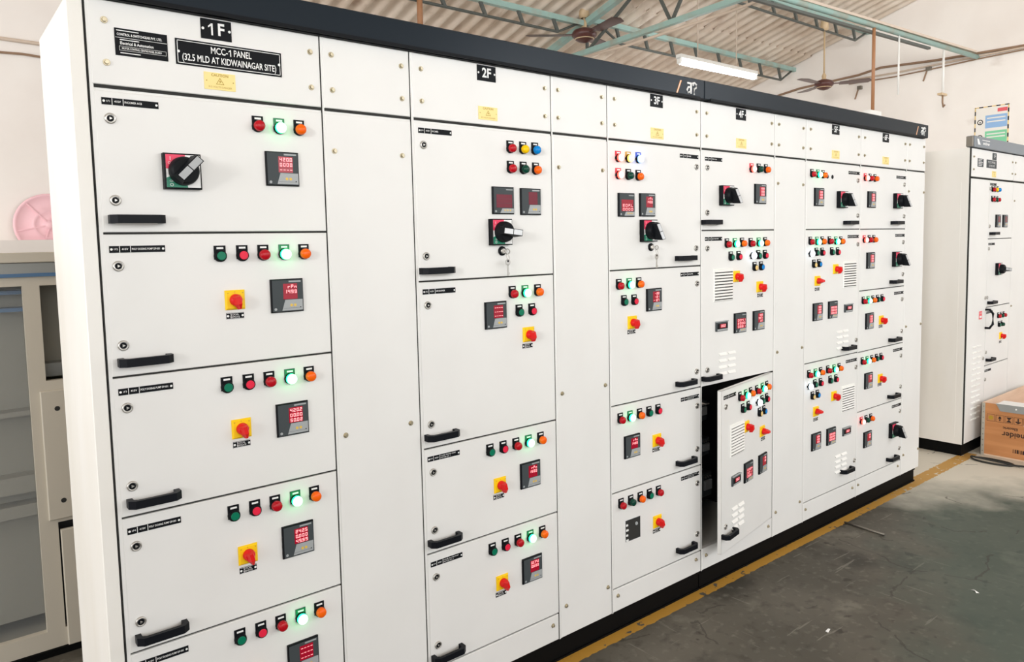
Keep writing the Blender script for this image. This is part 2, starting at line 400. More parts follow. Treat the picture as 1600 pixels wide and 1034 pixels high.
def meter_mesh(spec):
    p = spec.split('|'); wide = p[0] == 'wide'
    if wide: p = p[1:]
    b = MB(); H = .048
    b.box(-H, H, -.009, 0, -H, H, 'black', c=.003)
    y = -.0094; q = H-.003
    b.quad(-q, q, -q, q, y, 'grey_bez')
    if wide:
        b.quad(-.034, .037, -.026, .021, y-.0003, 'dispoff' if not ''.join(p).strip() else 'disp')
        b.poly([(-.018, -.044), (.044, -.044), (.044, -.028), (-.008, -.028)], y-.0003, 'lt_bez')
        for k in range(3): b.lathe([(.003, y), (.003, y-.001)], 'gold', 8, tr=T((.004+.012*k, 0, -.0345)))
        b.quad(.010, .040, .036, .040, y-.0003, 'lt_bez')
        xr, zz, wd, hh = .034, [.013, -.0025, -.018], .0165, .0105
    else:
        b.quad(-.013, .029, -.010, .0345, y-.0003, 'disp' if ''.join(p).strip() else 'dispoff')
        b.poly([(-.018, -.043), (.044, -.043), (.044, -.012), (-.008, -.012)], y-.0003, 'lt_bez')
        for k in range(2): b.lathe([(.0042, y), (.0042, y-.001)], 'gold', 8, tr=T((.010+.011*k, 0, -.028)))
        b.quad(-.014, .040, -.0365, -.0360, y-.0007, 'black'); b.lathe([(.0018, y), (.0018, y-.001)], 'black', 6, tr=T((.037, 0, -.035)))
        b.quad(.004, .040, .038, .0425, y-.0003, 'lt_bez')
        xr, zz, wd, hh = .027, [.026, .0115, -.003], .0098, .0100
    b.lathe([(.004, y), (.004, y-.0006)], 'lt_bez', 10, tr=T((-.037, 0, -.038)))
    for t, z in zip(p, zz):
        if t.strip(): seg_row(b, t, xr, z, hh, wd, y-.0009)
        if wide: b.quad(-.034, .037, z-.0078, z-.0072, y-.0006, 'grey_bez')
        else: b.quad(-.013, .029, z-.0078, z-.0072, y-.0006, 'dispoff')
    return b.mesh('panel_meter')
MM = {}
def meter(spec):
    if spec not in MM: MM[spec] = meter_mesh(spec)
    return MM[spec]
def small_meter_mesh():
    b = MB(); b.box(-.045, .045, -.009, 0, -.024, .024, 'grey_bez', c=.003)
    b.quad(-.041, .041, -.020, .012, -.0094, 'black'); b.quad(-.020, .026, -.008, .010, -.0097, 'disp')
    b.quad(-.041, .041, -.021, -.013, -.0097, 'lt_bez'); seg_row(b, '36.2', .022, .001, .012, .013, -.0101)
    b.box(-.045, .045, -.012, 0, .020, .024, 'lt_bez')
    return b.mesh('small_meter')
SMALL = small_meter_mesh()
def big_mesh(ang):
    b = MB(); H = .046
    b.box(-H, H, -.022, 0, -H, H, 'black', c=.003)
    y = -.0224; q = H-.004
    b.quad(-q, q, -q, q, y, 'white')
    b.poly([(-q, q), (-q, .006), (0, 0), (.006, q)], y-.0004, 'redq')
    b.poly([(-q, -q), (.010, -q), (0, 0), (-q, -.018)], y-.0004, 'greenq')
    b.text('I', -.031, .031, y-.0008, .014, 'white'); b.text('ON', -.030, .020, y-.0008, .009, 'white')
    b.text('OFF', -.028, -.026, y-.0008, .008, 'white'); b.text('O', -.030, -.036, y-.0008, .012, 'white')
    b.lathe([(.037, y), (.037, -.034), (.034, -.046), (.030, -.050)], 'black', 32)
    tr = Matrix.Rotation(-R(ang), 4, 'Y')
    # grip: a fin across the knob with a silver pointer on top
    vs = [(-.033,-.046,-.015),(.036,-.046,-.015),(.036,-.046,.015),(-.033,-.046,.015),
          (-.029,-.066,-.011),(.039,-.086,-.011),(.039,-.086,.011),(-.029,-.066,.011)]
    b.add(vs, [(4,5,6,7),(0,1,5,4),(1,2,6,5),(2,3,7,6),(3,0,4,7)], 'black', tr=tr)
    def on(x): return -.0667 - .020*(x+.029)/.068
    for xa, xb in ((-.027, .004), (.0065, .037)): b.add([(xa,on(xa),-.009),(xb,on(xb),-.009),(xb,on(xb),.009),(xa,on(xa),.009)], [(0,1,2,3)], 'silver', tr=tr)
    return b.mesh('rotary_isolator_handle')
BIG = {a: big_mesh(a) for a in (48, -8, -78)}
def sw_mesh(ang):
    b = MB(); H = .027
    b.box(-H, H, -.007, 0, -H, H, 'yellow', c=.004)
    for sx in (-1, 1): b.lathe([(.0016, -.007), (.0016, -.0076)], 'cautp', 6, tr=T((sx*.020, 0, .019)))
    b.text('0', -.002, .021, -.0074, .007, 'cautp'); b.text('1', .021, 0, -.0074, .007, 'cautp')
    b.lathe([(.0165, -.007), (.0165, -.012), (.0150, -.020), (.012, -.024)], 'red', 24)
    tr = Matrix.Rotation(R(ang), 4, 'Y')
    vs = [(-.012,-.020,.012),(.012,-.020,.012),(.011,-.020,-.012),(.003,-.014,-.027),(-.003,-.014,-.027),(-.011,-.020,-.012),
          (-.005,-.040,.011),(.005,-.040,.011),(.005,-.040,-.010),(.002,-.030,-.025),(-.002,-.030,-.025),(-.005,-.040,-.010)]
    fs = [(6,7,8,11),(11,8,9,10)] + [(i, (i+1) % 6, (i+1) % 6+6, i+6) for i in range(6)]
    b.add(vs, fs, 'red', tr=tr)
    return b.mesh('selector_switch')
SW = {a: sw_mesh(a) for a in (-14, 90)}
def tag_mesh():
    b = MB(); b.box(-.024, .024, -.0015, 0, -.009, .009, 'black')
    y = -.0019
    for z0, z1 in ((-.0085, -.0075), (.0075, .0085)): b.quad(-.0235, .0235, z0, z1, y, 'white')
    for sx in (-1, 1): b.lathe([(.0032, y), (.0032, y-.0003)], 'white', 10, tr=T((sx*.020, 0, 0)))
    b.text('LOCAL', -.001, .0035, y, .0068, 'white'); b.text('REMOTE', -.001, -.0035, y, .0068, 'white')
    b.quad(-.0125, -.0115, -.007, .007, y, 'white')
    return b.mesh('switch_tag')
TAG = tag_mesh()
def strip_mesh(code, txt, two=None):
    b = MB(); b.box(0, .130, -.0015, 0, -.0085, .0085, 'black'); y = -.0019
    for x in (.0225, .0475): b.quad(x, x+.0014, -.0082, .0082, y, 'white')
    for x in (.0048, .1250): b.lathe([(.0030, y), (.0030, y-.0003)], 'white', 10, tr=T((x, 0, 0)))
    b.text(code, .0145, 0, y, .0070, 'white'); b.text('415V', .0355, 0, y, .0070, 'white', bold=.0001)
    if two:
        b.text(txt, .051, .0033, y, .0060, 'white', 'LEFT', fit=.062); b.text(two, .051, -.0035, y, .0060, 'white', 'LEFT', fit=.040)
    else: b.text(txt, .051, 0, y, .0072, 'white', 'LEFT', bold=.0001, fit=min(.066, .0036*len(txt)))
    return b.mesh('door_label')
def lock_mesh():
    b = MB(); b.lathe([(.0135, 0), (.0135, -.003), (.0118, -.0055), (.0092, -.0058), (.0088, -.003)], 'chrome', 20)
    b.lathe([(.0045, -.003), (.0045, -.0058), (.0035, -.0064)], 'chrome', 3); b.lathe([(.0082, -.0032), (.0082, -.0034)], 'black', 16)
    return b.mesh('door_lock')
LOCK = lock_mesh()
def bolt_mesh():
    b = MB(); b.lathe([(.0085, 0), (.0085, -.0015), (.0080, -.002)], 'bolt', 16, smooth=False)
    b.lathe([(.0058, -.002), (.0058, -.0065), (.0050, -.0075)], 'bolt', 6, smooth=False)
    return b.mesh('bolt')
BOLT = bolt_mesh()
def handle_mesh():
    """bow handle 145 mm long: two posts splayed out to a flat bar; origin at the middle"""
    b = MB()
    prof = [(-.064, 0), (-.064, -.024), (-.049, -.037), (.049, -.037), (.064, -.024), (.064, 0),
            (.050, 0), (.050, -.018), (.041, -.025), (-.041, -.025), (-.050, -.018), (-.050, 0)]
    n = len(prof); hz = .0105; c = .002
    vs = [(x, y, hz) for x, y in prof] + [(x, y, -hz) for x, y in prof]
    fs = [(i, (i+1) % n, (i+1) % n+n, i+n) for i in range(n)]
    for q in ((0,1,10,11),(1,2,9,10),(2,3,8,9),(3,4,7,8),(4,5,6,7)):
        fs.append(q[::-1]); fs.append(tuple(i+n for i in q))
    b.add(vs, fs, 'handle')
    return b.mesh('pull_handle')
HAND = handle_mesh()
def louver_mesh():
    b = MB(); W_, G = .062, .010
    for cx in (-(W_+G)/2, (W_+G)/2):
        for k in range(4):
            z = .048 - k*.031
            xa, xb = cx-W_/2, cx+W_/2
            vs = [(xa,0,z),(xb,0,z),(xb-.004,-.008,z-.012),(xa+.004,-.008,z-.012),(xa+.004,0,z-.013),(xb-.004,0,z-.013)]
            b.add(vs, [(0,3,2,1),(0,4,3),(1,2,5)], 'whitepl'); b.add(vs, [(3,4,5,2)], 'frame')
    return b.mesh('pressed_louvres')
LOUV = louver_mesh()
def vent_mesh():
    b = MB(); H = .076
    b.box(-H, H, -.006, 0, -H, H, 'whitepl', c=.003)
    n = 10
    for k in range(n):
        z1 = H-.006 - k*(2*H-.012)/n; z0 = z1 - (2*H-.012)/n*.70
        vs = [(-H+.006,-.006,z1),(H-.006,-.006,z1),(H-.006,-.0105,z0+.002),(-H+.006,-.0105,z0+.002),(-H+.006,-.006,z0),(H-.006,-.006,z0)]
        b.add(vs, [(0,3,2,1),(0,4,3),(1,2,5),(3,4,5,2)], 'whitepl')
        b.quad(-H+.006, H-.006, z0-(2*H-.012)/n*.30, z0, -.0064, 'seal_shade')  # shade between the slats drawn as black quads
    return b.mesh('filter_grille')
VENT = vent_mesh()
def keylock_mesh():
    b = MB(); b.lathe([(.0165, 0), (.0165, -.005), (.013, -.007)], 'black', 20); b.lathe([(.010, -.007), (.010, -.011), (.008, -.012)], 'chrome', 16)
    return b.mesh('key_switch')
KEYL = keylock_mesh()
def hole_mesh():
    b = MB(); b.quad(-.044, .044, -.044, .044, -.0012, 'seal_shade')
    for k in range(4): b.box(-.045, -.034+.003*(k % 2), -.004, 0, .022-k*.022, .030-k*.022, 'white')
    b.lathe([(.008, -.002), (.006, -.006)], 'lt_bez', 12, tr=T((.020, 0, .020)))
    for x in (-.046, .044): b.box(x, x+.002, -.0015, 0, -.046, .046, 'grey_bez')
    for z in (-.046, .044): b.box(-.046, .046, -.0015, 0, z, z+.002, 'grey_bez')
    return b.mesh('empty_meter_cutout')
HOLE = hole_mesh()
def one(b, x, z, h, y, m, tr=None):
    w_ = h*.15
    b.quad(x, x+w_, z-h/2, z+h/2, y, m, tr); b.poly([(x+w_*.2, z+h/2), (x-h*.24, z+h*.26), (x-h*.24, z+h*.12), (x+w_*.2, z+h*.30)], y, m, tr)
def plate_mesh(txt):
    b = MB(); b.box(-.040, .040, -.002, 0, -.026, .026, 'black')
    if txt == '1F':
        one(b, -.0135, 0, .031, -.0024, 'white'); b.text('F', .012, 0, -.0024, .044, 'white', bold=.0012, sx=.92, res=4)
    else: b.text(txt, 0, 0, -.0024, .044, 'white', bold=.0012, sx=.92, res=4)
    for sx in (-1, 1): b.lathe([(.0036, -.002), (.0036, -.0026)], 'white', 10, tr=T((sx*.0345, 0, 0)))
    return b.mesh('number_plate')
def caution_mesh():
    b = MB(); b.box(-.041, .041, -.002, 0, -.0225, .0225, 'caution'); y = -.0024
    b.text('CAUTION', 0, .0155, y, .010, 'cautp', bold=.0002)
    tri = [(0, .010), (-.011, -.008), (.011, -.008)]; ti = [(0, .007), (-.0085, -.0065), (.0085, -.0065)]
    b.poly([tri[0], tri[1], ti[1], ti[0]], y, 'cautp'); b.poly([tri[1], tri[2], ti[2], ti[1]], y, 'cautp'); b.poly([tri[2], tri[0], ti[0], ti[2]], y, 'cautp')
    b.poly([(.001, .004), (-.003, -.001), (0, -.001), (-.002, -.006), (.004, .0005), (.001, .0005)], y, 'cautp')
    b.text('415 VOLTS DANGER', 0, -.0155, y, .0068, 'cautp')
    for sx in (-1, 1): b.lathe([(.0016, y), (.0016, y-.0003)], 'cautp', 8, tr=T((sx*.035, 0, 0)))
    return b.mesh('caution_plate')
CAUT = caution_mesh()

# ------------------------------------------------------------------ the main panel row
ZB, ZD, ZT = .09, 2.043, 2.262       # underside of doors, top of doors, top of header plates
LEG_TXT = 'POLY DOSING PUMP DP-001'
def add_devices(door, d, dx=0, dz=0, off=0.0):
    """devices as sub-parts of the door; positions are those of the row, shifted by dx, dz into door space"""
    def P(me, nm, x, z, y=0, label=None):
        o = put(nm, me, door, (x+dx, y, z+dz))
        if label: o['label'] = label
    for x, z, c in d.get('lamps', []):
        if c == 'b' and d.get('pushblue'): c = 'q'
        P(LM[c], LNAME[c], x, z, label=LLAB[c])
    for x, z, s in d.get('meter', []): P(meter(s), 'panel_meter', x, z)
    for x, z in d.get('small', []): P(SMALL, 'small_meter', x, z)
    for x, z, a in d.get('big', []): P(BIG[a], 'rotary_isolator_handle', x, z)
    for x, z, a in d.get('sw', []): P(SW[a], 'selector_switch', x, z)
    for x, z in d.get('tag', []): P(TAG, 'switch_tag', x, z)
    for x, z, code, tx, *two in d.get('strip', []): P(strip_mesh(code, tx, *two), 'door_label', x, z)
    for x, z in d.get('locks', []): P(LOCK, 'door_lock', x, z)
    for x, z in d.get('handle', []): P(HAND, 'pull_handle', x, z)
    for x, z in d.get('louver', []): P(LOUV, 'pressed_louvres', x, z)
    for x, z in d.get('vent', []): P(VENT, 'filter_grille', x, z)
    for x, z in d.get('key', []): P(KEYL, 'key_switch', x, z)
    for x, z in d.get('hole', []): P(HOLE, 'empty_meter_cutout', x, z)
def gaps(b, x0, x1, zs):
    """black rubber lines carrying the gap shade round the doors of one cabinet, just behind the door faces"""
    b.box(x0-.001, x0+.0042, .006, .020, ZB, ZT, 'seal_shade')
    for z in zs: b.box(x0, x1, .006, .020, z-.0035, z+.0035, 'seal_shade')
DEPTH = .46
def cabinet(x0, x1, label, left=False, open_bay=None):
    t = thing('control_cabinet', label, 'cabinet', (x0, 0, ZB), group='cabinets of the main panel row')
    b = MB(); X = x1-x0
    if not open_bay:
        b.box(0, X, .020, DEPTH, 0, ZT-ZB, 'frame')
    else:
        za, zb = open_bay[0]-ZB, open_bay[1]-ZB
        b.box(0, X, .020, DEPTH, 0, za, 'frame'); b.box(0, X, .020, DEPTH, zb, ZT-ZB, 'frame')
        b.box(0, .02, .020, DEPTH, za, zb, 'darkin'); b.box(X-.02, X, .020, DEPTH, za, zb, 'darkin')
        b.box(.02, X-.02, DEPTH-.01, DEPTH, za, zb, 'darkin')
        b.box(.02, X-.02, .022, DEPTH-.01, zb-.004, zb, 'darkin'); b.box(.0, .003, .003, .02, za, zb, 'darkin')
    b.build('body', t)
    return t
class Sec:
    """one vertical cabinet: body, gaskets, header plate, doors"""
    def __init__(s, x0, x1, label, zs, open_bay=None):
        s.x0, s.x1 = x0, x1
        s.t = cabinet(x0, x1, label, open_bay=open_bay)
        b = MB(); b2 = MB(); gx = x1-x0
        o = ZB
        zs2 = [z-o for z in zs]
        b.box(0, .0032, .004, .020, 0, ZT-o, 'seal_shade')  # black seal faces carry the shade of the door gaps
        for z in zs2: b.box(.0085, gx, .008, .020, z-.004, z+.004, 'seal_shade')
        b.box(.0085, gx, .004, .020, 2.050-o, 2.058-o, 'seal_shade')
        b.build('door_seal', s.t)
        b = MB(); b.box(.0032, .0085 if x0 > .1 and not .9 < x0 < .92 else .0115, .002, .020, 0, ZT-o, 'paint'); b.box(.0085, gx, .006, .020, 2.043-o, 2.050-o, 'paint')
        b.build('door_frame', s.t)
    def W(s, x, z): return (x-s.x0, z-ZB)
    def plate(s, name, xa, xb, za, zb, bolts=()):
        b = MB(); b.box(xa-s.x0, xb-s.x0, 0, .019, za-ZB, zb-ZB, 'paint', c=.0018)
        p = b.build(name, s.t)
        for x, z in bolts: put('bolt', BOLT, p, (x-s.x0, 0, z-ZB))
        return p
    def header(s, num=None, cx=None, inset=.043):
        bs = [(s.x0+inset, 2.214), (s.x0+inset, 2.112), (s.x1-.030, 2.213), (s.x1-.030, 2.112)]
        h = s.plate('header_plate', s.x0+.0085, s.x1-.0015, 2.058, ZT, bs)
        if num:
            put('number_plate', plate_mesh(num), h, (cx-s.x0, 0, 2.232-ZB)); put('caution_plate', CAUT, h, (cx+.003-s.x0, 0, 2.097-ZB))
        return h
    def door(s, za, zb, dev, xa=None, xb=None):
        xa = s.x0+.0085 if xa is None else xa; xb = s.x1-.0015 if xb is None else xb
        b = MB(); b.box(xa-s.x0, xb-s.x0, 0, .019, za-ZB, zb-ZB, 'paint', c=.0018)
        p = b.build('door', s.t)
        add_devices(p, dev, -s.x0, -ZB)
        return p
G_ = .0028
# ---- 1F
S0 = Sec(0, .605, 'tall light grey cabinet numbered 1F at the left end of the panel row', [1.693, 1.330, .966, .604, .2])
b = MB(); b.box(-.037, -.0025, 0, DEPTH, 0, 2.255-ZB, 'side', c=.002); b.build('side_panel', S0.t)
h = S0.header('1F', .311)
b = MB(); b.box(-.141, .141, -.002, 0, -.033, .033, 'black'); y = -.0024
for e in (.004, ):
    for a in ((-.141+e, .141-e, .033-e-.0016, .033-e), (-.141+e, .141-e, -.033+e, -.033+e+.0016), (-.141+e, -.141+e+.0016, -.033+e, .033-e), (.141-e-.0016, .141-e, -.033+e, .033-e)): b.quad(*a, y, 'white')
b.text('MCC-', -.030, .0125, y, .0245, 'white', bold=.0003, res=3, fit=.044); one(b, -.0015, .0125, .0175, y, 'white'); b.text('PANEL', .032, .0125, y, .0245, 'white', bold=.0003, res=3, fit=.048); b.text('(32.5 MLD AT KIDWAINAGAR SITE)', 0, -.0130, y, .0245, 'white', bold=.0003, res=3, fit=.250)
for sx in (-1, 1): b.lathe([(.0036, y), (.0036, y-.0004)], 'white', 10, tr=T((sx*.134, 0, 0)))
b.build('name_plate', h, (.346, 0, 2.163-ZB))
b = MB(); b.box(-.061, .061, -.002, 0, -.033, .033, 'black')
b.quad(-.057, -.006, .0265, .0285, y, 'white'); b.text('CONTROL & SWITCHGEAR PVT. LTD.', -.056, .018, y, .0085, 'white', 'LEFT', bold=.0002, fit=.104)
b.quad(-.060, .060, .0098, .0108, y, 'white'); b.quad(-.050, -.006, .0045, .0065, y, 'white')
b.text('Electrical & Automation', -.050, -.003, y, .0100, 'white', 'LEFT', bold=.0002, sx=.8)
for a in ((-.052, .057, -.0105, -.0098), (-.052, .057, -.0208, -.0201), (-.052, -.0513, -.0208, -.0098), (.0563, .057, -.0208, -.0098)): b.quad(*a, y, 'white')
b.text('MOTOR CONTROL CENTRE PANEL BOARD', 0, -.0153, y, .0066, 'white', bold=.0001, fit=.092); b.quad(-.050, -.004, -.0275, -.0255, y, 'white')
b.build('maker_plate', h, (.125, 0, 2.166-ZB))
def motor(x0, zt, zb, meter_spec, code, sgn=1):
    r = lambda q: x0 + q
    return dict(lamps=[(r(.290), zt-.061, 'g'), (r(.350), zt-.061, 'p'), (r(.409), zt-.061, 'r'), (r(.470), zt-.061, 'G'), (r(.529), zt-.061, 'o')],
                meter=[(r(.472), zt-.180, meter_spec)], sw=[(r(.324), zt-.183, -14)], tag=[(r(.323), zt-.227)],
                strip=[(r(.022), zt-.038, code, LEG_TXT)], locks=[(r(.040), zt-.080), (r(.040), zb+.080)], handle=[(r(.088), zb+.038)])
S0.door(1.693+G_, ZD, dict(lamps=[(.411, 1.987, 'r'), (.472, 1.986, 'G'), (.531, 1.986, 'o')], meter=[(.475, 1.872, '420.0|0000|----')], big=[(.202, 1.852, 48)],
        strip=[(.026, 2.018, '1F1', 'INCOMER ACB')], locks=[(.043, 1.976), (.043, 1.775)], handle=[(.088, 1.728)]), xa=.0115)
S0.door(1.330+G_, 1.693-G_, motor(0, 1.691, 1.330, ' rPn|1499|    ', '1F2'), xa=.0115)
S0.door(.966+G_, 1.330-G_, motor(0, 1.330, .966, '420.2|00.00|50.02', '1F3'), xa=.0115)
S0.door(.604+G_, .966-G_, motor(0, .967, .604, '242.5|0.000|49.99', '1F4'), xa=.0115)
S0.door(.2+G_, .604-G_, motor(0, .607, .204, '----|----|----', '1F5'), xa=.0115)
S0.plate('kick_plate', .0115, .602, ZB+.004, .2-G_, [(.043, .16), (.575, .16)])
# ---- blank cable alley
def blank(x0, x1, label, bolts):
    s = Sec(x0, x1, label, []); s.header(inset=.036)
    s.plate('cover_panel', x0+.0085, x1-.0015, ZB+.003, 2.043, bolts)
    return s
blank(.605, .909, 'narrow blank light grey cabinet between 1F and 2F', [(.640, 1.933), (.873, 1.933), (.640, 1.069), (.872, 1.067), (.640, .218), (.873, .218)])
# ---- 2F
S2 = Sec(.909, 1.515, 'light grey cabinet numbered 2F with four doors', [1.528, .968, .606, .199])
S2.header('2F', 1.217)
S2.door(1.528+G_, ZD, dict(lamps=[(1.315, 1.983, 'r'), (1.374, 1.983, 'y'), (1.431, 1.984, 'b'), (1.315, 1.912, 'r'), (1.374, 1.912, 'd'), (1.433, 1.912, 'o')],
        meter=[(1.276, 1.799, 'wide|    |    |    '), (1.404, 1.797, '    |    |    ')], big=[(1.257, 1.688, -8)], key=[(1.268, 1.621)],
        strip=[(.935, 2.018, '2F1', 'INCOMER')], locks=[(.953, 1.972), (.951, 1.611)], handle=[(.986, 1.563)]), xa=.921)
S2.door(.968+G_, 1.528-G_, dict(lamps=[(1.311, 1.466, 'r'), (1.371, 1.466, 'G'), (1.432, 1.466, 'o'), (1.341, 1.397, 'g'), (1.402, 1.397, 'p')],
        meter=[(1.232, 1.395, '----|----|----')], sw=[(1.384, 1.312, -14)], tag=[(1.379, 1.270)], strip=[(.933, 1.494, '2F2', 'AIR BLOWER')],
        locks=[(.951, 1.449), (.950, 1.049)], handle=[(.986, 1.008)]), xa=.921)
def motor2(x0, zt, zb, spec, code):
    d = motor(x0, zt, zb, spec, code)
    d['lamps'] = [(x0+.284+.060*i, zt-.060, c) for i, c in enumerate('gprGo')]
    d['meter'] = [(x0+.469, zt-.182, spec)]; d['sw'] = [(x0+.326, zt-.190, -14)]; d['tag'] = [(x0+.320, zt-.232)]
    d['strip'] = [(x0+.023, zt-.036, code, 'CLEAR WATER PUMP', 'MOTOR NO. 1')]; d['locks'] = [(x0+.043, zt-.083), (x0+.042, zb+.081)]; d['handle'] = [(x0+.077, zb+.042)]
    return d
S2.door(.606+G_, .968-G_, motor2(.909, .968, .604, ' rPn|1500|    ', '2F3'), xa=.921)
S2.door(.199+G_, .606-G_, motor2(.909, .604, .199, '0.CPU|0.600|    ', '2F4'), xa=.921)
S2.plate('kick_plate', .921, 1.512, ZB+.004, .199-G_, [(.95, .16), (1.481, .16)])
blank(1.515, 1.815, 'narrow blank light grey cabinet between 2F and 3F', [(1.550, 1.929), (1.786, 1.928), (1.549, 1.066), (1.788, 1.066), (1.553, .216), (1.790, .216)])
# ---- 3F
S4 = Sec(1.815, 2.420, 'light grey cabinet numbered 3F with handles on the right of its doors', [1.528, .970, .603, .193])
S4.header('3F', 2.116)
S4.door(1.528+G_, ZD, dict(lamps=[(1.875, 1.981, 'R'), (1.935, 1.982, 'Y'), (1.997, 1.983, 'B'), (1.875, 1.913, 'R'), (1.935, 1.912, 'd'), (1.996, 1.911, 'o')],
        meter=[(1.919, 1.794, 'wide|    |E0F.L|0000'), (2.049, 1.796, ' rPn|1488|    ')], big=[(2.050, 1.688, -78)], key=[(2.073, 1.619)],
        strip=[(2.271, 2.014, '3F1', 'INCOMER')], locks=[(2.387, 1.970), (2.384, 1.608)], handle=[(2.298, 1.566)]))
S4.door(.970+G_, 1.528-G_, dict(lamps=[(1.872, 1.465, 'r'), (1.935, 1.466, 'G'), (1.994, 1.466, 'o'), (1.902, 1.397, 'g'), (1.964, 1.396, 'p')],
        meter=[(2.089, 1.395, '+.88|+.81|+1.27')], sw=[(1.952, 1.308, -14)], tag=[(1.948, 1.269)], strip=[(2.273, 1.493, '3F2', 'AIR BLOWER')],
        locks=[(2.390, 1.448), (2.387, 1.046)], handle=[(2.298, 1.008)]))
def motor3(zt, zb, spec, code, cs, hole=None):
    d = dict(lamps=[(1.873+.060*i, zt-.060, c) for i, c in enumerate(cs)], sw=[(2.105, zt-.190, -14)], tag=[(2.101, zt-.231)],
             strip=[(2.273, zt-.038, code, 'CLEAR WATER PUMP', 'MOTOR')], locks=[(2.390, zt-.083), (2.389, zb+.081)], handle=[(2.298, zb+.045)])
    if spec: d['meter'] = [(1.943, zt-.184, spec)]
    else: d['hole'] = [(1.947, zt-.183)]
    return d
S4.door(.603+G_, .970-G_, motor3(.969, .603, ' rPn|1488|    ', '3F3', 'rGogp'))
S4.door(.193+G_, .603-G_, motor3(.606, .200, None, '3F4', 'rdogr'))
S4.plate('kick_plate', 1.8235, 2.417, ZB+.004, .193-G_, [(1.85, .16), (2.380, .16)])
# ---- 4F
S5 = Sec(2.420, 3.022, 'light grey cabinet numbered 4F with its bottom door standing ajar', [1.687], open_bay=(.197, .966))
S5.header('4F', 2.729)
S5.door(1.687+G_, ZD, dict(lamps=[(2.817, 1.980, 'R'), (2.878, 1.982, 'd'), (2.941, 1.982, 'o')], meter=[(2.890, 1.863, '888|888|888')], big=[(2.603, 1.848, -78)],
        strip=[(2.450, 2.011, '4F1', 'PUMP HOUSE')], locks=[(2.467, 1.971), (2.467, 1.768)], handle=[(2.487, 1.724)]))
PUMP2 = dict(lamps=[(2.617, 1.621, 'r'), (2.681, 1.622, 'G'), (2.739, 1.623, 'o'), (2.812, 1.621, 'r'), (2.881, 1.622, 'G'), (2.937, 1.623, 'o'),
                    (2.648, 1.559, 'g'), (2.711, 1.560, 'p'), (2.822, 1.563, 'W'), (2.878, 1.560, 'g'), (2.936, 1.560, 'p'), (2.846, 1.503, 'k'), (2.902, 1.504, 'b')],
             pushblue=1, meter=[(2.723, 1.242, 'wide|004.1|233.0|0.881'), (2.882, 1.241, '082|337.1|1.27')], small=[(2.574, 1.239)], sw=[(2.693, 1.467, -14), (2.893, 1.407, -14)],
             tag=[(2.898, 1.364)], vent=[(2.588, 1.432)], louver=[(2.623, 1.063)], strip=[(2.450, 1.648, '4F2', 'BACK WASH PUMP')], locks=[(2.467, 1.605), (2.467, 1.042)], handle=[(2.487, 1.006)])
S5.door(.966+G_, 1.687-G_, PUMP2)
S5.plate('kick_plate', 2.4285, 3.019, ZB+.004, .197, [(2.457, .160), (2.984, .160)])
# the open door: hinged at its right edge, swung ten degrees out
hx = 3.018
b = MB(); b.box(-.594, 0, 0, .0015, .200, .962, 'paint'); b.box(-.594, -.592, 0, .019, .200, .962, 'paint'); b.box(-.002, 0, 0, .019, .200, .962, 'paint')
b.box(-.594, 0, 0, .019, .960, .962, 'paint'); b.box(-.594, 0, 0, .019, .200, .202, 'paint')
b.box(-.580, -.014, .0015, .004, .215, .947, 'darkin')
od = put('door', b.mesh('door'), S5.t, (hx-2.420, .001, -ZB), R(10)); od['label'] = 'door standing ajar'
D3 = dict(PUMP2); D3['meter'] = [(2.714, 1.242, 'wide|2334|001.1|0.881'), (2.888, 1.241, '88|88|   ')]; D3['strip'] = [(2.446, 1.648, '4F3', 'BACK WASH PUMP')]
D3['sw'] = [(2.693, 1.467, -14), (2.885, 1.405, 90)]; D3['louver'] = [(2.600, 1.062)]
add_devices(od, D3, -hx, -.722)
# what shows inside the open bay
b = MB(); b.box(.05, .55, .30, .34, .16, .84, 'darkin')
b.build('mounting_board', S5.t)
for k, (x, z, w_, h_) in enumerate(((.07, .68, .07, .09), (.16, .66, .08, .10), (.07, .50, .09, .07), (.19, .48, .07, .09), (.08, .26, .09, .12), (.20, .27, .08, .12))):
    b = MB(); b.box(x, x+w_, .14, .30, z, z+h_, 'grey_bez', c=.006); b.box(x+.01, x+w_-.01, .132, .14, z+h_*.3, z+h_*.7, 'lt_bez', c=.002)
    for i in range(3): b.lathe([(.005, .14), (.005, .133)], 'chrome', 8, tr=T((x+w_*(.25+.25*i), 0, z+h_*.85)))
    b.build('contactor', S5.t)
b = MB()
for k in range(7):
    xx = .06+.02*k; b.tube([(xx, .19, .62), (xx+.02, .17, .56), (xx+.01+.01*math.sin(k), .16, .46), (xx+.03, .18, .36)], .003, 'grey_bez' if k % 3 else 'lr', 6)
b.build('wiring', S5.t)
b = MB(); b.tube([(.03, .05, .80), (.06, .02, .785), (.10, .03, .782)], .004, 'chrome', 8); b.tube([(.03, .05, .80), (.03, .05, .83)], .004, 'chrome', 8)
b.build('latch_rod', S5.t)
blank(3.022, 3.320, 'narrow blank light grey cabinet between 4F and 5F', [(3.053, 1.920), (3.293, 1.921), (3.056, 1.061), (3.296, 1.060), (3.052, .217), (3.289, .216)])
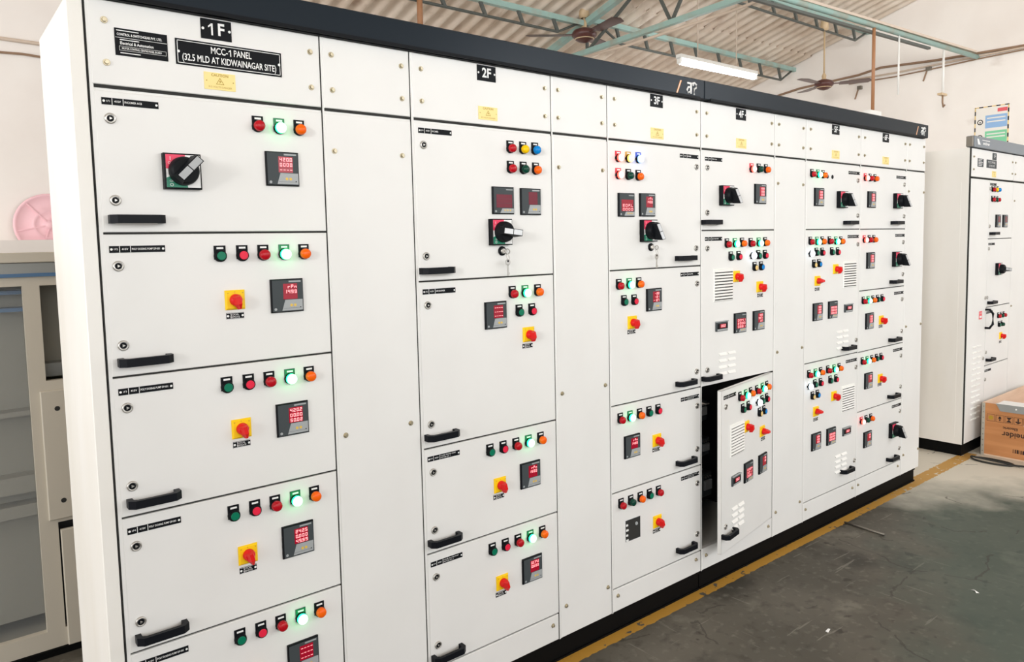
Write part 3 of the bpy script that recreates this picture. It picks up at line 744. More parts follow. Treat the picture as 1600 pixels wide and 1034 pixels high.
# ---- 5F
S7 = Sec(3.320, 3.922, 'light grey cabinet numbered 5F with two white filter grilles', [1.687, .965, .197])
S7.header('5F', 3.627)
S7.door(1.687+G_, ZD, dict(lamps=[(3.378, 1.979, 'r'), (3.440, 1.979, 'G'), (3.494, 1.978, 'o'), (3.545, 1.974, 'x'), (3.598, 1.974, 'x')],
        meter=[(3.452, 1.861, '888|888|888')], big=[(3.695, 1.852, -78)], strip=[(3.780, 2.006, '5F1', 'STANDBY PUMP')], locks=[(3.890, 1.965), (3.893, 1.765)], handle=[(3.790, 1.724)]))
def pump5(dz, z_of=0):
    return dict(lamps=[(3.369, 1.621+dz, 'r'), (3.437, 1.620+dz, 'G'), (3.493, 1.621+dz, 'o'), (3.571, 1.621+dz, 'r'), (3.641, 1.619+dz, 'G'), (3.698, 1.619+dz, 'o'),
                       (3.370, 1.559+dz, 'W'), (3.432, 1.561+dz, 'g'), (3.493, 1.560+dz, 'p'), (3.598, 1.560+dz, 'g'), (3.662, 1.559+dz, 'p'), (3.408, 1.497+dz, 'k'), (3.460, 1.499+dz, 'b')],
                pushblue=1, sw=[(3.645, 1.466+dz, -14), (3.448, 1.409+dz, 90)], tag=[(3.449, 1.364+dz)], vent=[(3.806, 1.431+dz)],
                meter=[(3.451, 1.240+dz, '888|888|888'), (3.615, 1.240+dz, 'wide|8888|8888|8888')], small=[(3.795, 1.237+dz)],
                strip=[(3.780, 1.645+dz, '5F2', 'BACK WASH PUMP')], locks=[(3.900, 1.600+dz), (3.897, 1.041+dz)], louver=[(3.735, 1.066+dz)], handle=[(3.790, 1.008+dz)])
S7.door(.965+G_, 1.687-G_, pump5(0))
S7.door(.197+G_, .965-G_, pump5(-.720))
S7.plate('kick_plate', 3.3285, 3.919, ZB+.004, .197-G_, [(3.350, .158), (3.878, .158)])
# ---- 6F
S8 = Sec(3.922, 4.525, 'light grey cabinet numbered 6F with five doors near the right end', [1.686, 1.325, .962, .602, .196])
S8.header('6F', 4.230)
def small6(zt, zb, cs, spec, code, kind, first=False):
    d = dict(locks=[(4.495, zt-.083), (4.498, zb+.079)], handle=[(4.380, zb+.038)], meter=[(4.055, zt-.185, spec)], strip=[(4.384, zt-.040, code, 'SPARE FEEDER')])
    n = len(cs)
    d['lamps'] = [(3.975+.060*i, zt-.063, c) for i, c in enumerate(cs)]
    if kind == 'big': d['big'] = [(4.392, zt-.187, -78)]
    else: d['sw'] = [(4.211, zt-.192, -14)]; d['tag'] = [(4.209, zt-.231)]
    return d
S8.door(1.686+G_, ZD, small6(2.045, 1.686, 'Rro', '888|888|888', '6F1', 'big'))
S8.door(1.325+G_, 1.686-G_, small6(1.686, 1.322, 'Rro', '888|888|888', '6F2', 'big'))
S8.door(.962+G_, 1.325-G_, small6(1.325, .960, 'rGogp', '888|888|888', '6F3', 'sw'))
S8.door(.602+G_, .962-G_, small6(.964, .602, 'rGogp', '88|88|   ', '6F4', 'sw'))
S8.door(.196+G_, .602-G_, small6(.605, .200, 'Rdo', '88|88|   ', '6F5', 'big'))
S8.plate('kick_plate', 3.9305, 4.522, ZB+.004, .196-G_, [(3.949, .160), (4.481, .163)])
s9 = blank(4.525, 4.800, 'narrow blank light grey cabinet at the far right end of the panel row', [(4.559, 1.922), (4.781, 1.921), (4.559, 1.061), (4.780, 1.061), (4.559, .220), (4.781, .220)])

# plinths and canopies
def plinth_channel(x0, x1, label, gy=.016, z1=ZB):  # black painted steel channel under the cabinets
    b = MB(); b.box(x0, x1, gy, DEPTH-.02, 0, z1, 'plinth'); b.box(x0, x1, gy-.008, gy, z1-.012, z1, 'plinth'); b.box(x0, x1, gy-.008, gy, 0, .008, 'plinth')
    return tag(b.build('plinth'), label, 'plinth', 'black plinths under the panel row')
plinth_channel(-.03, 2.418, 'black steel plinth under the cabinets from 1F to 3F')
plinth_channel(2.424, 4.765, 'black steel plinth under the cabinets from 4F to 6F')
def stroke(b, pts, w_, y, m):
    b.tube([(x, y, z) for x, z in pts], w_, m, 6)
def canopy(x0, x1, label, logo=None):
    b = MB(); b.box(x0, x1, -.020, .035, 2.268, 2.350, 'canopy', c=.003); b.box(x0+.04, x1-.03, -.012, .030, 2.2625, 2.268, 'black')
    o = tag(b.build('canopy'), label, 'canopy', 'dark canopies on top of the panel row')
    b = MB(); b.box(x0+.04, x1-.035, -.024, -.0203, 2.2640, 2.2745, 'black'); b.build('shadow_gap_line', o)  # shadow gap below the canopy put in as a black strip
    if logo:
        b = MB(); lx, s = logo; y = -.0206
        q = lambda a, c: (lx+a*s, 2.270+c*s)
        b.poly([q(0, .05), q(.10, .05), q(.36, .58), q(.26, .58)], y, 'orange'); b.poly([q(.03, .05), q(.06, .05), q(.32, .58), q(.29, .58)], y-.0005, 'white')
        w_ = .0042*s/.1
        stroke(b, [q(.72, .52), q(1.05, .52)], w_, y, 'white'); stroke(b, [q(.95, .52), q(.95, .10)], w_*1.2, y, 'white')
        stroke(b, [q(.95, .36), q(.78, .36), q(.70, .24), q(.76, .13), q(.93, .20)], w_, y, 'white')
        stroke(b, [q(1.05, .52), q(1.18, .57), q(1.32, .50), q(1.30, .38), q(1.17, .32), q(1.17, .08)], w_*1.1, y, 'white')
        stroke(b, [q(1.10, .52), q(1.12, .44)], w_, y, 'white')
        b.build('logo', o)
    return o
canopy(-.010, 2.419, 'long dark grey canopy strip on top of cabinets 1F to 3F', (2.222, .105))
canopy(2.423, 4.785, 'long dark grey canopy strip on top of cabinets 4F to 6F', (4.60, .105))
# keys hanging in the two key switches
def keys(x, z, label):
    b = MB(); b.box(-.0022, .0022, -.030, -.012, -.004, .004, 'chrome'); t = [(0 + .009*math.cos(a), -.034, -.002+.009*math.sin(a)) for a in [2*math.pi*k/12 for k in range(12)]]
    b.tube(t, .0018, 'chrome', 6, closed=True)
    b.tube([(.012*math.cos(a)*.5, -.034+.004*math.sin(a), -.020+.011*math.sin(a)) for a in [2*math.pi*k/12 for k in range(12)]], .001, 'chrome', 5, closed=True)
    b.lathe([(.011, -.030), (.011, -.0325)], 'chrome', 14, tr=T((.002, 0, -.040))); b.lathe([(.004, -.0301), (.004, -.0329)], 'black', 8, tr=T((.002, 0, -.036)))
    b.box(-.002, .005, -.0325, -.030, -.088, -.048, 'chrome'); b.box(.005, .008, -.0325, -.030, -.084, -.076, 'chrome')
    tag(b.build('key', loc=(x, 0, z)), label, 'key', 'keys hanging in the key switches')
keys(1.268, 1.621, 'small silver key hanging in the key switch on the top door of 2F')
keys(2.073, 1.619, 'small silver key hanging in the key switch on the top door of 3F')

# ------------------------------------------------------------------ second panel row at the right
X2 = 5.585
def cab2(x0, x1, label, first=False):
    t = thing('control_cabinet', label, 'cabinet', (x0, 0, ZB), group='cabinets of the second panel row')
    b = MB(); b.box(0, x1-x0, .020, .5, 0, ZT-ZB, 'frame'); b.box(0, x1-x0, .006, .020, 2.047-ZB, 2.055-ZB, 'seal_shade')
    b.build('body', t); return t
def sub(t, x0, name, xa, xb, za, zb, dev=None):
    b = MB(); b.box(xa-x0+.004, xb-x0-.003, 0, .019, za-ZB+.003, zb-ZB-.003, 'paint', c=.0018); p = b.build(name, t)
    b = MB(); b.box(max(0, xa-x0-.0025), xa-x0+.004, .004, .020, za-ZB, zb-ZB, 'seal_shade'); b.box(xa-x0, xb-x0, .006, .020, zb-ZB-.004, zb-ZB+.004, 'seal_shade'); b.build('door_seal', t)
    if dev: add_devices(p, dev, -x0, -ZB)
    return p
c = cab2(X2, 6.455, 'light grey cabinet of the farther row, behind the wooden crate')
b = MB(); b.box(-.012, .0, .012, .5, 0, ZT-ZB, 'side'); b.box(-.014, -.012, .06, .48, .05, 1.93, 'side'); b.box(-.006, -.001, .004, .012, .0, ZT-ZB, 'seal_shade'); b.build('side_panel', c)
h = sub(c, X2, 'header_plate', X2, 6.455, 2.055, 2.262)
for x, z in ((.035, 2.20), (.035, 2.11), (.83, 2.20), (.83, 2.11)): put('bolt', BOLT, h, (x, 0, z-ZB))
b = MB(); b.box(-.10, .10, -.002, 0, -.030, .030, 'grey_bez'); b.text('MCC-2 PANEL', 0, .012, -.0024, .024, 'white'); b.text('32.5 MLD SITE', 0, -.014, -.0024, .020, 'white'); b.build('name_plate', h, (.385, 0, 2.163-ZB))
b = MB(); b.box(-.055, .055, -.002, 0, -.030, .030, 'grey_bez'); [b.quad(-.045, .02+.01*(k % 3), -.022+.011*k, -.018+.011*k, -.0024, 'white') for k in range(5)]; b.build('maker_plate', h, (.165, 0, 2.163-ZB))
b = MB(); b.box(-.04, .04, -.002, 0, -.026, .026, 'grey_bez'); b.text('1F', 0, 0, -.0024, .04, 'white'); b.build('number_plate', h, (.44, 0, 2.222-ZB)); put('caution_plate', CAUT, h, (.44, 0, 2.09-ZB))
sub(c, X2, 'cover_panel', X2, 5.945, .094, 2.047, dict(locks=[(5.92, 1.16), (5.91, .70)]))
bp = MB(); bp.box(-.028, .028, -.002, 0, -.030, .030, 'pred'); bp.text('DANGER', 0, .015, -.0024, .012, 'white'); bp.quad(-.02, .02, -.02, -.005, -.0024, 'white'); bp.build('danger_sticker', c, (.25, 0, 1.035-ZB))
b = MB()
for cx in (-.045, .045):
    for k in range(14):
        z = .26 - k*.042; b.box(cx-.035, cx+.035, -.009, 0, z-.012, z, 'whitepl', c=.004)
b.build('pressed_louvres', c, (.19, 0, .55-ZB))
b = MB(); b.tube([(0, 0, .07), (0, -.03, .07), (.02, -.045, .04), (.02, -.045, -.04), (0, -.03, -.07), (0, 0, -.07)], .009, 'handle', 8); b.build('pull_handle', c, (.352, 0, 1.00-ZB))
cdoors = [(1.605, 2.047, dict(lamps=[(6.0+.055*i, 1.975, ch) for i, ch in enumerate('ryb')]+[(6.0+.055*i, 1.90, ch) for i, ch in enumerate('rdr')], locks=[(5.96, 1.98), (5.965, 1.70)],
           meter=[(6.13, 1.74, '    |    |    '), (6.28, 1.74, '    |    |    ')], strip=[(5.955, 2.015, '1F1', 'INCOMER')], handle=[(6.03, 1.645)])),
          (1.085, 1.605, dict(big=[(6.16, 1.37, -8)], strip=[(5.955, 1.565, '1F2', 'PUMP')], locks=[(5.965, 1.53), (5.96, 1.16)], handle=[(6.03, 1.12)])),
          (.635, 1.085, dict(lamps=[(6.20+.06*i, 1.00, ch) for i, ch in enumerate('rdr')]+[(6.22+.06*i, .93, ch) for i, ch in enumerate('gd')], sw=[(6.27, .84, -14)], tag=[(6.27, .79)],
           strip=[(5.955, 1.045, '1F3', 'PUMP')], handle=[(6.03, .68)], locks=[(5.965, .74)])),
          (.20, .635, dict(strip=[(5.955, .595, '1F4', 'PUMP')], locks=[(5.965, .53)], handle=[(6.03, .24)]))]
for za, zb, dv in cdoors: sub(c, X2, 'door', 5.945, 6.455, za, zb, dv)
c = cab2(6.455, 6.90, 'light grey cabinet cut off by the right edge of the photo')
h = sub(c, 6.455, 'header_plate', 6.455, 6.90, 2.055, 2.262); 
for x, z in ((.03, 2.20), (.03, 2.11), (.41, 2.20), (.41, 2.11)): put('bolt', BOLT, h, (x, 0, z-ZB))
p = sub(c, 6.455, 'cover_panel', 6.455, 6.90, .094, 2.047)
for x, z in ((.03, 1.90), (.41, 1.90), (.03, 1.06), (.41, 1.06)): put('bolt', BOLT, p, (x, 0, z-ZB))
b = MB(); b.box(X2+.012, 6.90, .022, .48, 0, ZB, 'plinth'); b.box(X2+.012, 6.90, .014, .022, ZB-.012, ZB, 'plinth')
tag(b.build('plinth'), 'black plinth under the farther row of cabinets beside the crate', 'plinth')
M['canopy2'] = mat('grey_canopy_paint', (.17, .20, .235), .3)
b = MB(); b.box(X2-.012, 6.90, -.02, .030, 2.266, 2.345, 'canopy2', c=.003); o = tag(b.build('canopy'), 'blue grey canopy strip on the farther cabinets below the wall poster', 'canopy')
b = MB(); b.box(X2-.035, X2-.0125, -.015, .028, 2.268, 2.340, 'rod', c=.003); b.build('end_cap', o)
b = MB(); b.poly([(X2+.03, 2.325), (X2+.06, 2.325), (X2+.10, 2.285), (X2+.05, 2.285)], -.0206, 'white'); b.text('Trident', X2+.20, 2.300, -.0206, .035, 'white', bold=.001) if False else b.text('switchgear', X2+.21, 2.298, -.0206, .030, 'white', bold=.001); b.quad(X2+.13, X2+.28, 2.318, 2.323, -.0206, 'white'); b.build('logo', o)

# ------------------------------------------------------------------ crate, steel cover, cable, rod
BX, BY0, BY1, BX1, BH = 5.755, -.055, -.80, 6.80, .392
t = thing('crate', 'open orange plywood crate with black printing on the floor at the right', 'crate', (BX, BY0, 0))
def cb(name, x0, x1, y0, y1, z0, z1, m):
    b = MB(); b.box(x0-BX, x1-BX, y0-BY0, y1-BY0, z0, z1, m); return b.build(name, t)
side = cb('side_board', BX, BX+.012, BY1, BY0-.012, .01, BH, 'wood')
cb('side_board', BX1-.012, BX1, BY1, BY0-.012, .01, BH, 'woodin')
e = cb('end_board', BX, BX1, BY0-.012, BY0, .01, BH, 'woodin'); cb('end_board', BX, BX1, BY1, BY1+.012, .01, BH, 'woodin')
cb('bottom_board', BX, BX1, BY1, BY0, 0, .01, 'woodin')
b = MB(); b.box(-.002, .002, -.022, .003, 0, BH-.0, 'tin'); b.box(-.002, .025, -.0, .003, 0, BH, 'tin')
for k in range(9): b.lathe([(.004, 0), (.004, -.002)], 'rod', 6, tr=T((-.002, -.012, .03+k*.042)) @ Matrix.Rotation(R(-90), 4, 'Z'))
b.build('corner_strip', t)
# printing faces -X: local x runs towards +Y when flipped, so build with a frame turned by -90 degrees
TS = T((-.0012, 0, 0)) @ Matrix.Rotation(R(-90), 4, 'Z')      # +x -> -Y , -y -> -X
TR = TS @ T((.215, 0, .195)) @ Matrix.Rotation(R(180), 4, 'Y')
b = MB()
b.text('Schneider', 0, 0, 0, .056, 'ink', 'RIGHT', bold=.001, tr=TS @ T((.135, 0, .180)) @ Matrix.Rotation(R(180), 4, 'Y') , res=3)
b.text('Electric', 0, 0, 0, .026, 'ink', 'RIGHT', bold=.0006, tr=TS @ T((.140, 0, .226)) @ Matrix.Rotation(R(180), 4, 'Y'), sx=1.2, res=2)
b.build('printed_name', t); b = MB()
for k in range(6):
    x = .035+.058*k; z = .262
    for a in ((x, x+.052, z+.050, z+.052), (x, x+.052, z, z+.002), (x, x+.002, z, z+.052), (x+.050, x+.052, z, z+.052)): b.quad(*a, 0, 'ink', tr=TS)
    if k == 0: b.poly([(x+.026+.016*math.cos(a), z+.026+.016*math.sin(a)) for a in [2*math.pi*i/12 for i in range(12)]], 0, 'cautp', tr=TS)
    elif k == 1: b.quad(x+.022, x+.030, z+.010, z+.022, 0, 'ink', tr=TS); b.poly([(x+.016, z+.024), (x+.036, z+.024), (x+.032, z+.042), (x+.020, z+.042)], 0, 'ink', tr=TS)
    elif k == 2: b.poly([(x+.008, z+.008), (x+.044, z+.008), (x+.028, z+.026), (x+.044, z+.044), (x+.008, z+.044), (x+.024, z+.026)], 0, 'ink', tr=TS)
    elif k == 3: b.poly([(x+.006, z+.020), (x+.026, z+.006), (x+.046, z+.020), (x+.036, z+.024), (x+.030, z+.018), (x+.030, z+.046), (x+.022, z+.046), (x+.022, z+.018), (x+.016, z+.024)], 0, 'ink', tr=TS)
    else:
        b.quad(x+.012, x+.018, z+.008, z+.044, 0, 'ink', tr=TS); b.quad(x+.032, x+.038, z+.008, z+.044, 0, 'ink', tr=TS)
b.build('printed_symbols', t); b = MB()
for k in range(9): b.quad(.208+.012*k, .208+.012*k+.004+.003*(k % 3), .050, .078, 0, 'ink', tr=TS)
b.build('printed_bars', t)
b = MB(); b.add([(0,0,0),(.09,0,.02),(.085,0,-.04),(.015,0,-.05)], [(0,1,2,3)], 'white', tr=TS @ T((.27, -.001, .265))); b.build('paper_label', t)
# steel channel cover lying over the crate rim
b = MB()
b.box(-.008, .012, -.60, 0, .016, .022, 'white'); b.add([(-.008,0,.022),(-.008,-.60,.022),(-.014,-.60,-.030),(-.014,-.03,-.030)], [(0,1,2,3)], 'zinc')
b.box(0, .16, -.60, 0, .0165, .0185, 'whitepl'); b.lathe([(.006, 0), (.006, -.004)], 'white', 10, tr=T((-.013, -.13, -.002)) @ Matrix.Rotation(R(-90), 4, 'Z'))
tag(b.build('cover_plate', loc=(BX-.004, -.150, BH-.014)), 'grey folded steel cover plate lying over the rim of the crate', 'metal cover')
# black cable loop on the floor
pts = []
for k in range(28):
    a = 2*math.pi*k/24 + .3; rr = 1 + .01*k
    pts.append((5.70 - .14*math.cos(a)*.95*rr + 0, -.200 + .125*math.sin(a)*rr, .007+.0004*k))
pts = [(5.585+.06*math.sin(a)*1.0, -.185+.135*math.cos(a), .007+.010*max(0, (a-5.5))) for a in [.5+5.9*k/26 for k in range(27)]]
pts += [(5.585, -.33, .008), (5.62, -.42, .007), (5.60, -.55, .007), (5.52, -.75, .007)]
b = MB(); b.tube(pts, .0065, 'cable', 8); tag(b.build('cable'), 'black cable looped on the floor in front of the crate', 'cable')
b = MB(); b.tube([(3.705, -.045, .006), (3.697, -.16, .0065), (3.690, -.275, .006)], .006, 'rod', 8); tag(b.build('steel_rod'), 'short thin steel rod lying on the concrete floor by the yellow line', 'rod')
for k, (x, y, lab) in enumerate(((2.50, -0.58, 'white paper scrap lying alone on the concrete at the bottom of the photo'), (3.34, -0.86, 'tiny pale paper scrap on the floor at the right'))):
    b = MB(); b.add([(0,0,.001),(.03,.006,.004),(.034,.018,.001),(.014,.012,.006),(.002,.014,.001)], [(0,1,2,3,4)], 'white'); b.add([(0,0,.001),(.03,.006,.004),(.034,.018,.001),(.014,.012,.006),(.002,.014,.001)], [(4,3,2,1,0)], 'white')
    tag(b.build('paper_scrap', loc=(x, y, 0), rz=k*.9), lab, 'litter')

# ------------------------------------------------------------------ unfinished cubicles behind, at the left
t = thing('cubicle_shell', 'unfinished cream cubicle shell with open bays standing behind cabinet 1F', 'cabinet', (-.10, 1.4, 0))
ox = -.10
def sb(b, x0, x1, y0, y1, z0, z1, m, c=0): b.box(x0-ox, x1-ox, y0-1.4, y1-1.4, z0, z1, m, c=c)
b = MB(); XL, XR = -1.3, .55
sb(b, XL, XR, 1.4, 1.43, 1.52, 1.565, 'shell'); sb(b, XL, XR, 1.4, 1.43, .03, .105, 'shell')
sb(b, -.034, .024, 1.4, 1.43, .105, 1.52, 'shell'); sb(b, XL, XL+.05, 1.4, 1.43, .105, 1.52, 'shell')
sb(b, .024, XR, 1.4, 1.43, .55, 1.135, 'shell'); sb(b, .024, .030, 1.4, 1.43, .105, .55, 'shell')
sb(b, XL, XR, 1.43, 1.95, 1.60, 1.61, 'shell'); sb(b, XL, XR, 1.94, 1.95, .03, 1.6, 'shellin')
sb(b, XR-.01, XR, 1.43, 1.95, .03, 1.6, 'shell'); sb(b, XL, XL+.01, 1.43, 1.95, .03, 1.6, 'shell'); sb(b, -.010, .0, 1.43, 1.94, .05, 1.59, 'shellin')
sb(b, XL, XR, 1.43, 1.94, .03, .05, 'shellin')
b.build('frame', t)
b = MB(); sb(b, XL, XR, 1.385, 1.96, 1.612, 1.652, 'shell', c=.003); b.build('top_cap', t)
b = MB(); sb(b, XL, XR, 1.392, 1.43, 1.567, 1.610, 'zinc'); sb(b, XL, XR, 1.388, 1.392, 1.556, 1.570, 'blueplate'); b.build('blue_edge_strip', t)
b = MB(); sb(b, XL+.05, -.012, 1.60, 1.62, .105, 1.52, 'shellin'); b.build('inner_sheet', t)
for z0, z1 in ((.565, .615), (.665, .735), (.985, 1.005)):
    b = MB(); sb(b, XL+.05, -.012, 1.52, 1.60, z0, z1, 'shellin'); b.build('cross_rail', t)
b = MB(); sb(b, XL+.05, -.012, 1.50, 1.60, 1.415, 1.43, 'blueplate'); sb(b, XL+.05, -.012, 1.50, 1.60, 1.485, 1.50, 'blueplate'); b.build('cross_rail', t)  # blue reflection at the bay top put in as two coloured bars
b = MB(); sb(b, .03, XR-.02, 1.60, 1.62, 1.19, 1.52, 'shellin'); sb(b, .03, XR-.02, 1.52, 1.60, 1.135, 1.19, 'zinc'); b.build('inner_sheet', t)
b = MB(); sb(b, -.001, .30, 1.385, 1.4, .566, 1.096, 'shell', c=.003)
for z in (1.021, .641): b.lathe([(.010, -.0003), (.010, -.0006)], 'seal_shade', 14, tr=T((.054-ox, -.015, z)))
b.build('cover_door', t)
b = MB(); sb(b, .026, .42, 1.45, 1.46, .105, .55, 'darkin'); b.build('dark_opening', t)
b = MB(); sb(b, .036, .30, 1.385, 1.40, .030, .520, 'shell', c=.003); b.build('loose_cover', t)
b = MB(); sb(b, XL+.05, -.036, 1.425, 1.4262, .107, 1.518, 'film'); b.build('plastic_film', t)
b = MB(); sb(b, XL, XR, 1.39, 1.95, 0, .028, 'plinth'); b.build('base_rail', t)

# pink disc on the ledge of the back wall
b = MB(); rr = .212
b.lathe([(rr, 0), (rr, -.02), (rr-.012, -.028), (rr-.02, -.020), (.10, -.022), (.095, -.030), (.085, -.022), (.03, -.024), (.028, -.034), (.001, -.036)], 'pink', 40)
for k in range(6):
    a = R(60*k+12); b.bar((.03*math.cos(a), -.024, .03*math.sin(a)), ((rr-.02)*math.cos(a), -.024, (rr-.02)*math.sin(a)), .008, .008, 'pink')
PINK = tag(b.build('plastic_disc', loc=(.385, 3.88, 1.84)), 'faded pink round plastic disc with rings and spokes on the back wall', 'disc')

# ------------------------------------------------------------------ roof steel
def zr(y): return zroof(y)
# lattice purlins
def lattice(x0, x1, y, zt, zb, label):
    b = MB(); b.bar((x0, y, zt), (x1, y, zt), .045, .045, 'teal'); o = tag(b.build('lattice_purlin'), label, 'roof beam', 'lattice purlins under the corrugated roof')
    b = MB(); b.tube([(x0+.05, y, zt), (x0+.38, y, zb), (x1-.30, y, zb), (x1-.03, y, zt)], .012, 'dkteal', 6); b.build('bottom_chord', o)
    n = max(3, int((x1-x0-.7)/.36)); 
    for k in range(n+1):
        b = MB(); xx = x0+.38+(x1-x0-.68)*k/n; b.bar((xx, y, zb), (xx-.06, y, zt), .02, .028, 'dkteal'); b.build('web_bar', o)
lattice(4.56, 8.0, 2.78, 3.648, 3.495, 'lattice roof beam behind the lit tube, reaching the right wall')
lattice(1.0, 4.44, 2.78, 3.60, 3.48, 'lattice roof beam above cabinet 2F, left of the first ceiling fan')
lattice(4.56, 8.0, 1.90, 3.885, 3.755, 'lattice roof beam near the top right corner behind the long pipe')
# truss across the room at x = 4.5
b = MB(); y0, y1 = 3.88, -3.0
b.bar((4.5, y0, zr(y0)-.075), (4.5, y1, zr(y1)-.075), .06, .05, 'teal'); tr_ = tag(b.build('roof_truss'), 'teal steel roof truss crossing above the first ceiling fan', 'roof truss')
b = MB(); b.bar((4.5, 3.85, 3.33), (4.5, -1.0, 3.475), .042, .042, 'teal'); b.build('tie_beam', tr_)
for ya, yb_ in ((1.826, 2.05), (1.826, 1.45), (2.78, 2.78), (2.78, 2.05), (.9, 1.45), (.9, .5)):
    b = MB(); b.bar((4.5, ya, 3.33+(3.85-ya)*.0299), (4.5, yb_, zr(yb_)-.08), .022, .022, 'dkteal'); b.build('web_bar', tr_)
b = MB(); b.tube([(4.42, 3.0, 3.30), (4.42, 2.2, 3.285), (4.42, 1.2, 3.31), (4.42, 0, 3.40)], .012, 'palepipe', 8); tag(b.build('conduit'), 'thin pale conduit running along the teal tie beam', 'conduit')
# long hung pipe beam with drops
b = MB(); b.tube([(1.2, .809, 3.19), (4.7, .809, 3.31), (8.0, .809, 3.395)], .022, 'teal', 10); hb = tag(b.build('pipe_beam'), 'long teal pipe beam reaching the right wall near the cables', 'roof beam')
b = MB(); b.bar((1.2, .80, 3.228), (7.9, .80, 3.432), .03, .02, 'palepipe'); b.build('pale_strip', hb)
b = MB(); b.bar((1.2, .83, 3.150), (6.9, .83, 3.325), .028, .02, 'dkteal'); b.build('lower_channel', hb)
for x in (4.5,):
    b = MB(); zz = 3.19+.034*(x-1.2); b.tube([(x, .809, zz), (x, .809, zr(.809))], .008, 'dkteal', 6); b.build('hanger_rod', hb)
def drop(x, y, z1, z0, r_, m, label, fit=None):
    b = MB(); b.tube([(x, y, z1), (x, y, z0)], r_, m, 8); o = tag(b.build('drop_pipe'), label, 'pipe')
    b = MB()
    if fit == 'box': b.box(x-.10, x+.09, y-.03, y+.03, z0-.05, z0-.002, 'whitepl'); b.build('fixture', o)
    elif fit == 'tee': b.box(x-.07, x+.05, y-.02, y+.02, z0-.02, z0, 'fanpl'); b.tube([(x, y, z0-.02), (x, y, z0-.08), (x+.02, y, z0-.12), (x+.05, y, z0-.10)], .008, 'wire', 6); b.build('fixture', o)
    elif fit == 'clamp': b.box(x-.04, x+.10, y-.03, y+.03, z0-.0, z0+.04, 'rust'); b.build('clamp', o)
drop(5.79, .809, 3.345, 2.66, .014, 'rust', 'rusty brown drop pipe ending in a white box above cabinet 5F', 'box')
drop(6.245, .809, 3.36, 2.84, .008, 'whitepl', 'thin white drop pipe right of the rusty one')
drop(7.17, .809, 3.34, 2.95, .011, 'whitepl', 'white drop pipe with a small hook near the right wall', 'tee')
drop(2.70, 2.735, 3.57, 3.20, .022, 'rust', 'rusty drop pipe above the dark canopy between 1F and 2F', 'clamp')
# ceiling fans
def fan(x, y, z, ztop, s, label, a0):
    t = thing('ceiling_fan', label, 'fan', (x, y, z), group='ceiling fans')
    b = MB(); b.tube([(0, 0, .09*s), (0, 0, ztop-z-.10)], .011*s, 'fanpl', 8); b.build('down_rod', t)
    b = MB(); b.zlathe([(.030*s, 0), (.052*s, .02), (.045*s, .09), (.035*s, .13)], 'fanpl', 20, tr=T((0, 0, ztop-z-.15))); b.build('ceiling_cup', t)
    b = MB(); b.zlathe([(.012*s, .16*s), (.03*s, .12*s), (.022*s, .09*s), (.05*s, .07*s)], 'fanpl', 16); b.build('lower_cup', t)
    b = MB(); b.zlathe([(.045*s, .075*s), (.10*s, .055*s), (.118*s, .03*s), (.118*s, .005*s), (.095*s, -.02*s), (.085*s, -.03*s), (.05*s, -.05*s), (.01*s, -.06*s)], 'fanbr', 28)
    b.zlathe([(.092*s, -.019*s), (.094*s, -.024*s), (.088*s, -.029*s)], 'fanpl', 28); b.build('motor', t)
    for k in range(3):
        a = R(a0+120*k); tr = Matrix.Rotation(a, 4, 'Z')
        b = MB(); b.box(.10*s, .20*s, -.022, .022, .012*s, .020*s, 'fanbr', tr=tr)
        b.add([(.18*s,-.05,.022*s),(.52*s,-.065,.030*s),(.56*s,0,.024*s),(.52*s,.065,.012*s),(.18*s,.05,.010*s)], [(0,1,2,3,4)], 'fanbr', tr=tr)
        b.add([(.18*s,-.05,.018*s),(.52*s,-.065,.026*s),(.56*s,0,.020*s),(.52*s,.065,.008*s),(.18*s,.05,.006*s)], [(4,3,2,1,0)], 'fanbr', tr=tr)
        b.build('blade', t)
fan(4.466, 2.78, 3.33+.16, 3.80, .95, 'brown ceiling fan hanging under the teal roof truss', 20)
fan(7.05, 1.9, 3.20, 3.90, .80, 'brown ceiling fan on a long rod at the right, over cabinet 5F', 60)
# tube light
t = thing('tube_light', 'bright lit tube light hanging from the roof on two cords', 'lamp', (4.94, 2.1, 3.20))
b = MB(); b.box(0, 1.18, -.03, .03, .026, .062, 'whitepl', c=.004); b.build('batten', t)
b = MB(); b.tube([(.03, 0, 0), (1.15, 0, .008)], .026, 'tube', 12); b.build('lit_tube', t)
for x in (0, 1.15):
    b = MB(); b.box(x, x+.03, -.02, .02, -.018, .03, 'whitepl'); b.build('tube_holder', t)
for x, z in ((.27, 3.86), (.86, 3.86)):
    b = MB(); b.tube([(x, 0, .06), (x, 0, z-3.2)], .006, 'palepipe', 6); b.build('cord', t)

# cables on the walls
def wallcable(pts, r_, label, m='wire'):
    b = MB(); b.tube(pts, r_, m, 6); tag(b.build('wall_cable'), label, 'cable', 'cables strung along the walls')
XC = XW-.02
wallcable([(XC, 3.6, 3.30), (XC, 2.7, 3.415), (XC, 2.0, 3.44), (XC, 1.75, 3.475), (XC, 1.2, 3.44), (XC, .8, 3.43), (XC, .4, 3.42), (XC, -1, 3.46)], .013, 'thick brown cable sagging along the right wall, highest of three')
wallcable([(XC, 2.1, 3.40), (XC, 1.6, 3.39), (XC, 1.2, 3.395), (XC, .8, 3.40), (XC, .3, 3.405), (XC, -1, 3.42)], .010, 'brown cable on the right wall, middle of three', 'palepipe')
wallcable([(XC, 2.1, 3.36), (XC, 1.6, 3.35), (XC, 1.2, 3.36), (XC, .8, 3.375), (XC, .3, 3.385), (XC, -1, 3.40)], .007, 'thin brown cable on the right wall, lowest of three')
YC = YB-.02
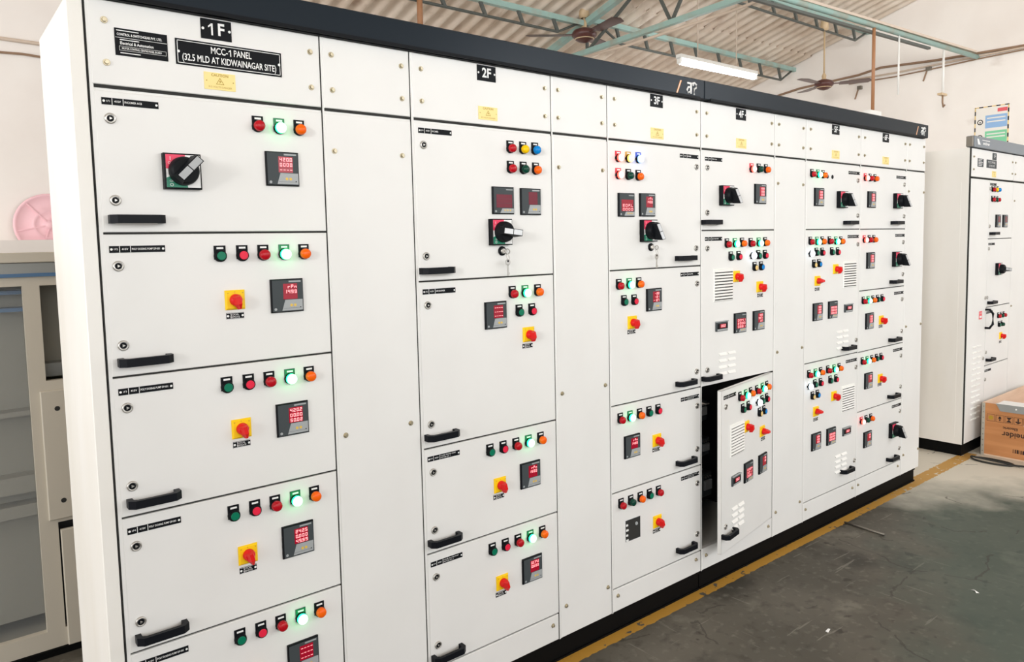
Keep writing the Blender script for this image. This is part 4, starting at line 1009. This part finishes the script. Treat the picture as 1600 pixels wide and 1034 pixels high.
wallcable([(-3, YC, 3.09), (0, YC, 3.062), (.8, YC, 3.05), (2.5, YC, 3.06)], .012, 'pale cable along the top of the back wall', 'palepipe')
wallcable([(-3, YC, 2.985), (.15, YC, 2.968), (.3, YC, 2.975), (.8, YC, 2.95), (2.5, YC, 2.97)], .008, 'thin brown cable lower on the back wall')
for (y, z, lab) in ((1.26, 3.37, 'small dark cable clip on the right wall between the pipe beam and the rusty pipe'), (1.98, 3.30, 'small rusty bracket on the right wall beside the rusty drop pipe')):
    b = MB(); b.box(-.03, 0, -.025, .025, -.020, .02, 'rod', c=.004); b.bar((-.02, .015, -.015), (-.02, .05, -.12), .012, .012, 'wire')
    tag(b.build('wall_bracket', loc=(XW, y, z)), lab, 'bracket')

# safety poster on the right wall
PT = T((XW-.004, .82, 2.30)) @ Matrix.Rotation(R(-90), 4, 'Z')
b = MB(); W_, H_ = .30, .60
b.box(0, W_, -.002, .003, 0, H_, 'pwhite', tr=PT)
def pq(x0, x1, z0, z1, m, y=-.0026): b.quad(x0, x1, z0, z1, y, m, tr=PT)
for k in range(15):
    m_ = 'black' if k % 2 else 'pyel'
    pq(0, .010, k*.04, k*.04+.04, m_); pq(W_-.012, W_, k*.04, k*.04+.04, m_)
for k in range(8):
    m_ = 'black' if k % 2 else 'pyel'
    pq(k*.0375, k*.0375+.0375, H_-.010, H_, m_); pq(k*.0375, k*.0375+.0375, 0, .010, m_)
pq(.20, .285, .535, .570, 'pred'); pq(.095, .285, .385, .510, 'pblue'); pq(.095, .285, .235, .355, 'pgreen'); pq(.095, .285, .06, .20, 'pwhite'); pq(.095, .285, .205, .218, 'pred')
b.poly([(.16, .06), (.285, .06), (.285, .20)], -.003, 'pred', tr=PT)
for z0 in (.44, .475, .29, .32): b.quad(.11, .27, z0, z0+.012, -.003, 'pwhite', tr=PT)
for z in (.45, .30, .15):
    b.lathe([(.026, -.0026), (.026, -.0032)], 'black', 20, tr=PT @ T((.05, 0, z))); b.lathe([(.018, -.0032), (.018, -.0036)], 'pwhite', 20, tr=PT @ T((.05, 0, z)))
    b.lathe([(.007, -.0036), (.007, -.004)], 'black', 10, tr=PT @ T((.05, 0, z-.004)))
tag(b.build('safety_poster'), 'striped bordered safety poster with blue and green panels on the right wall', 'poster')
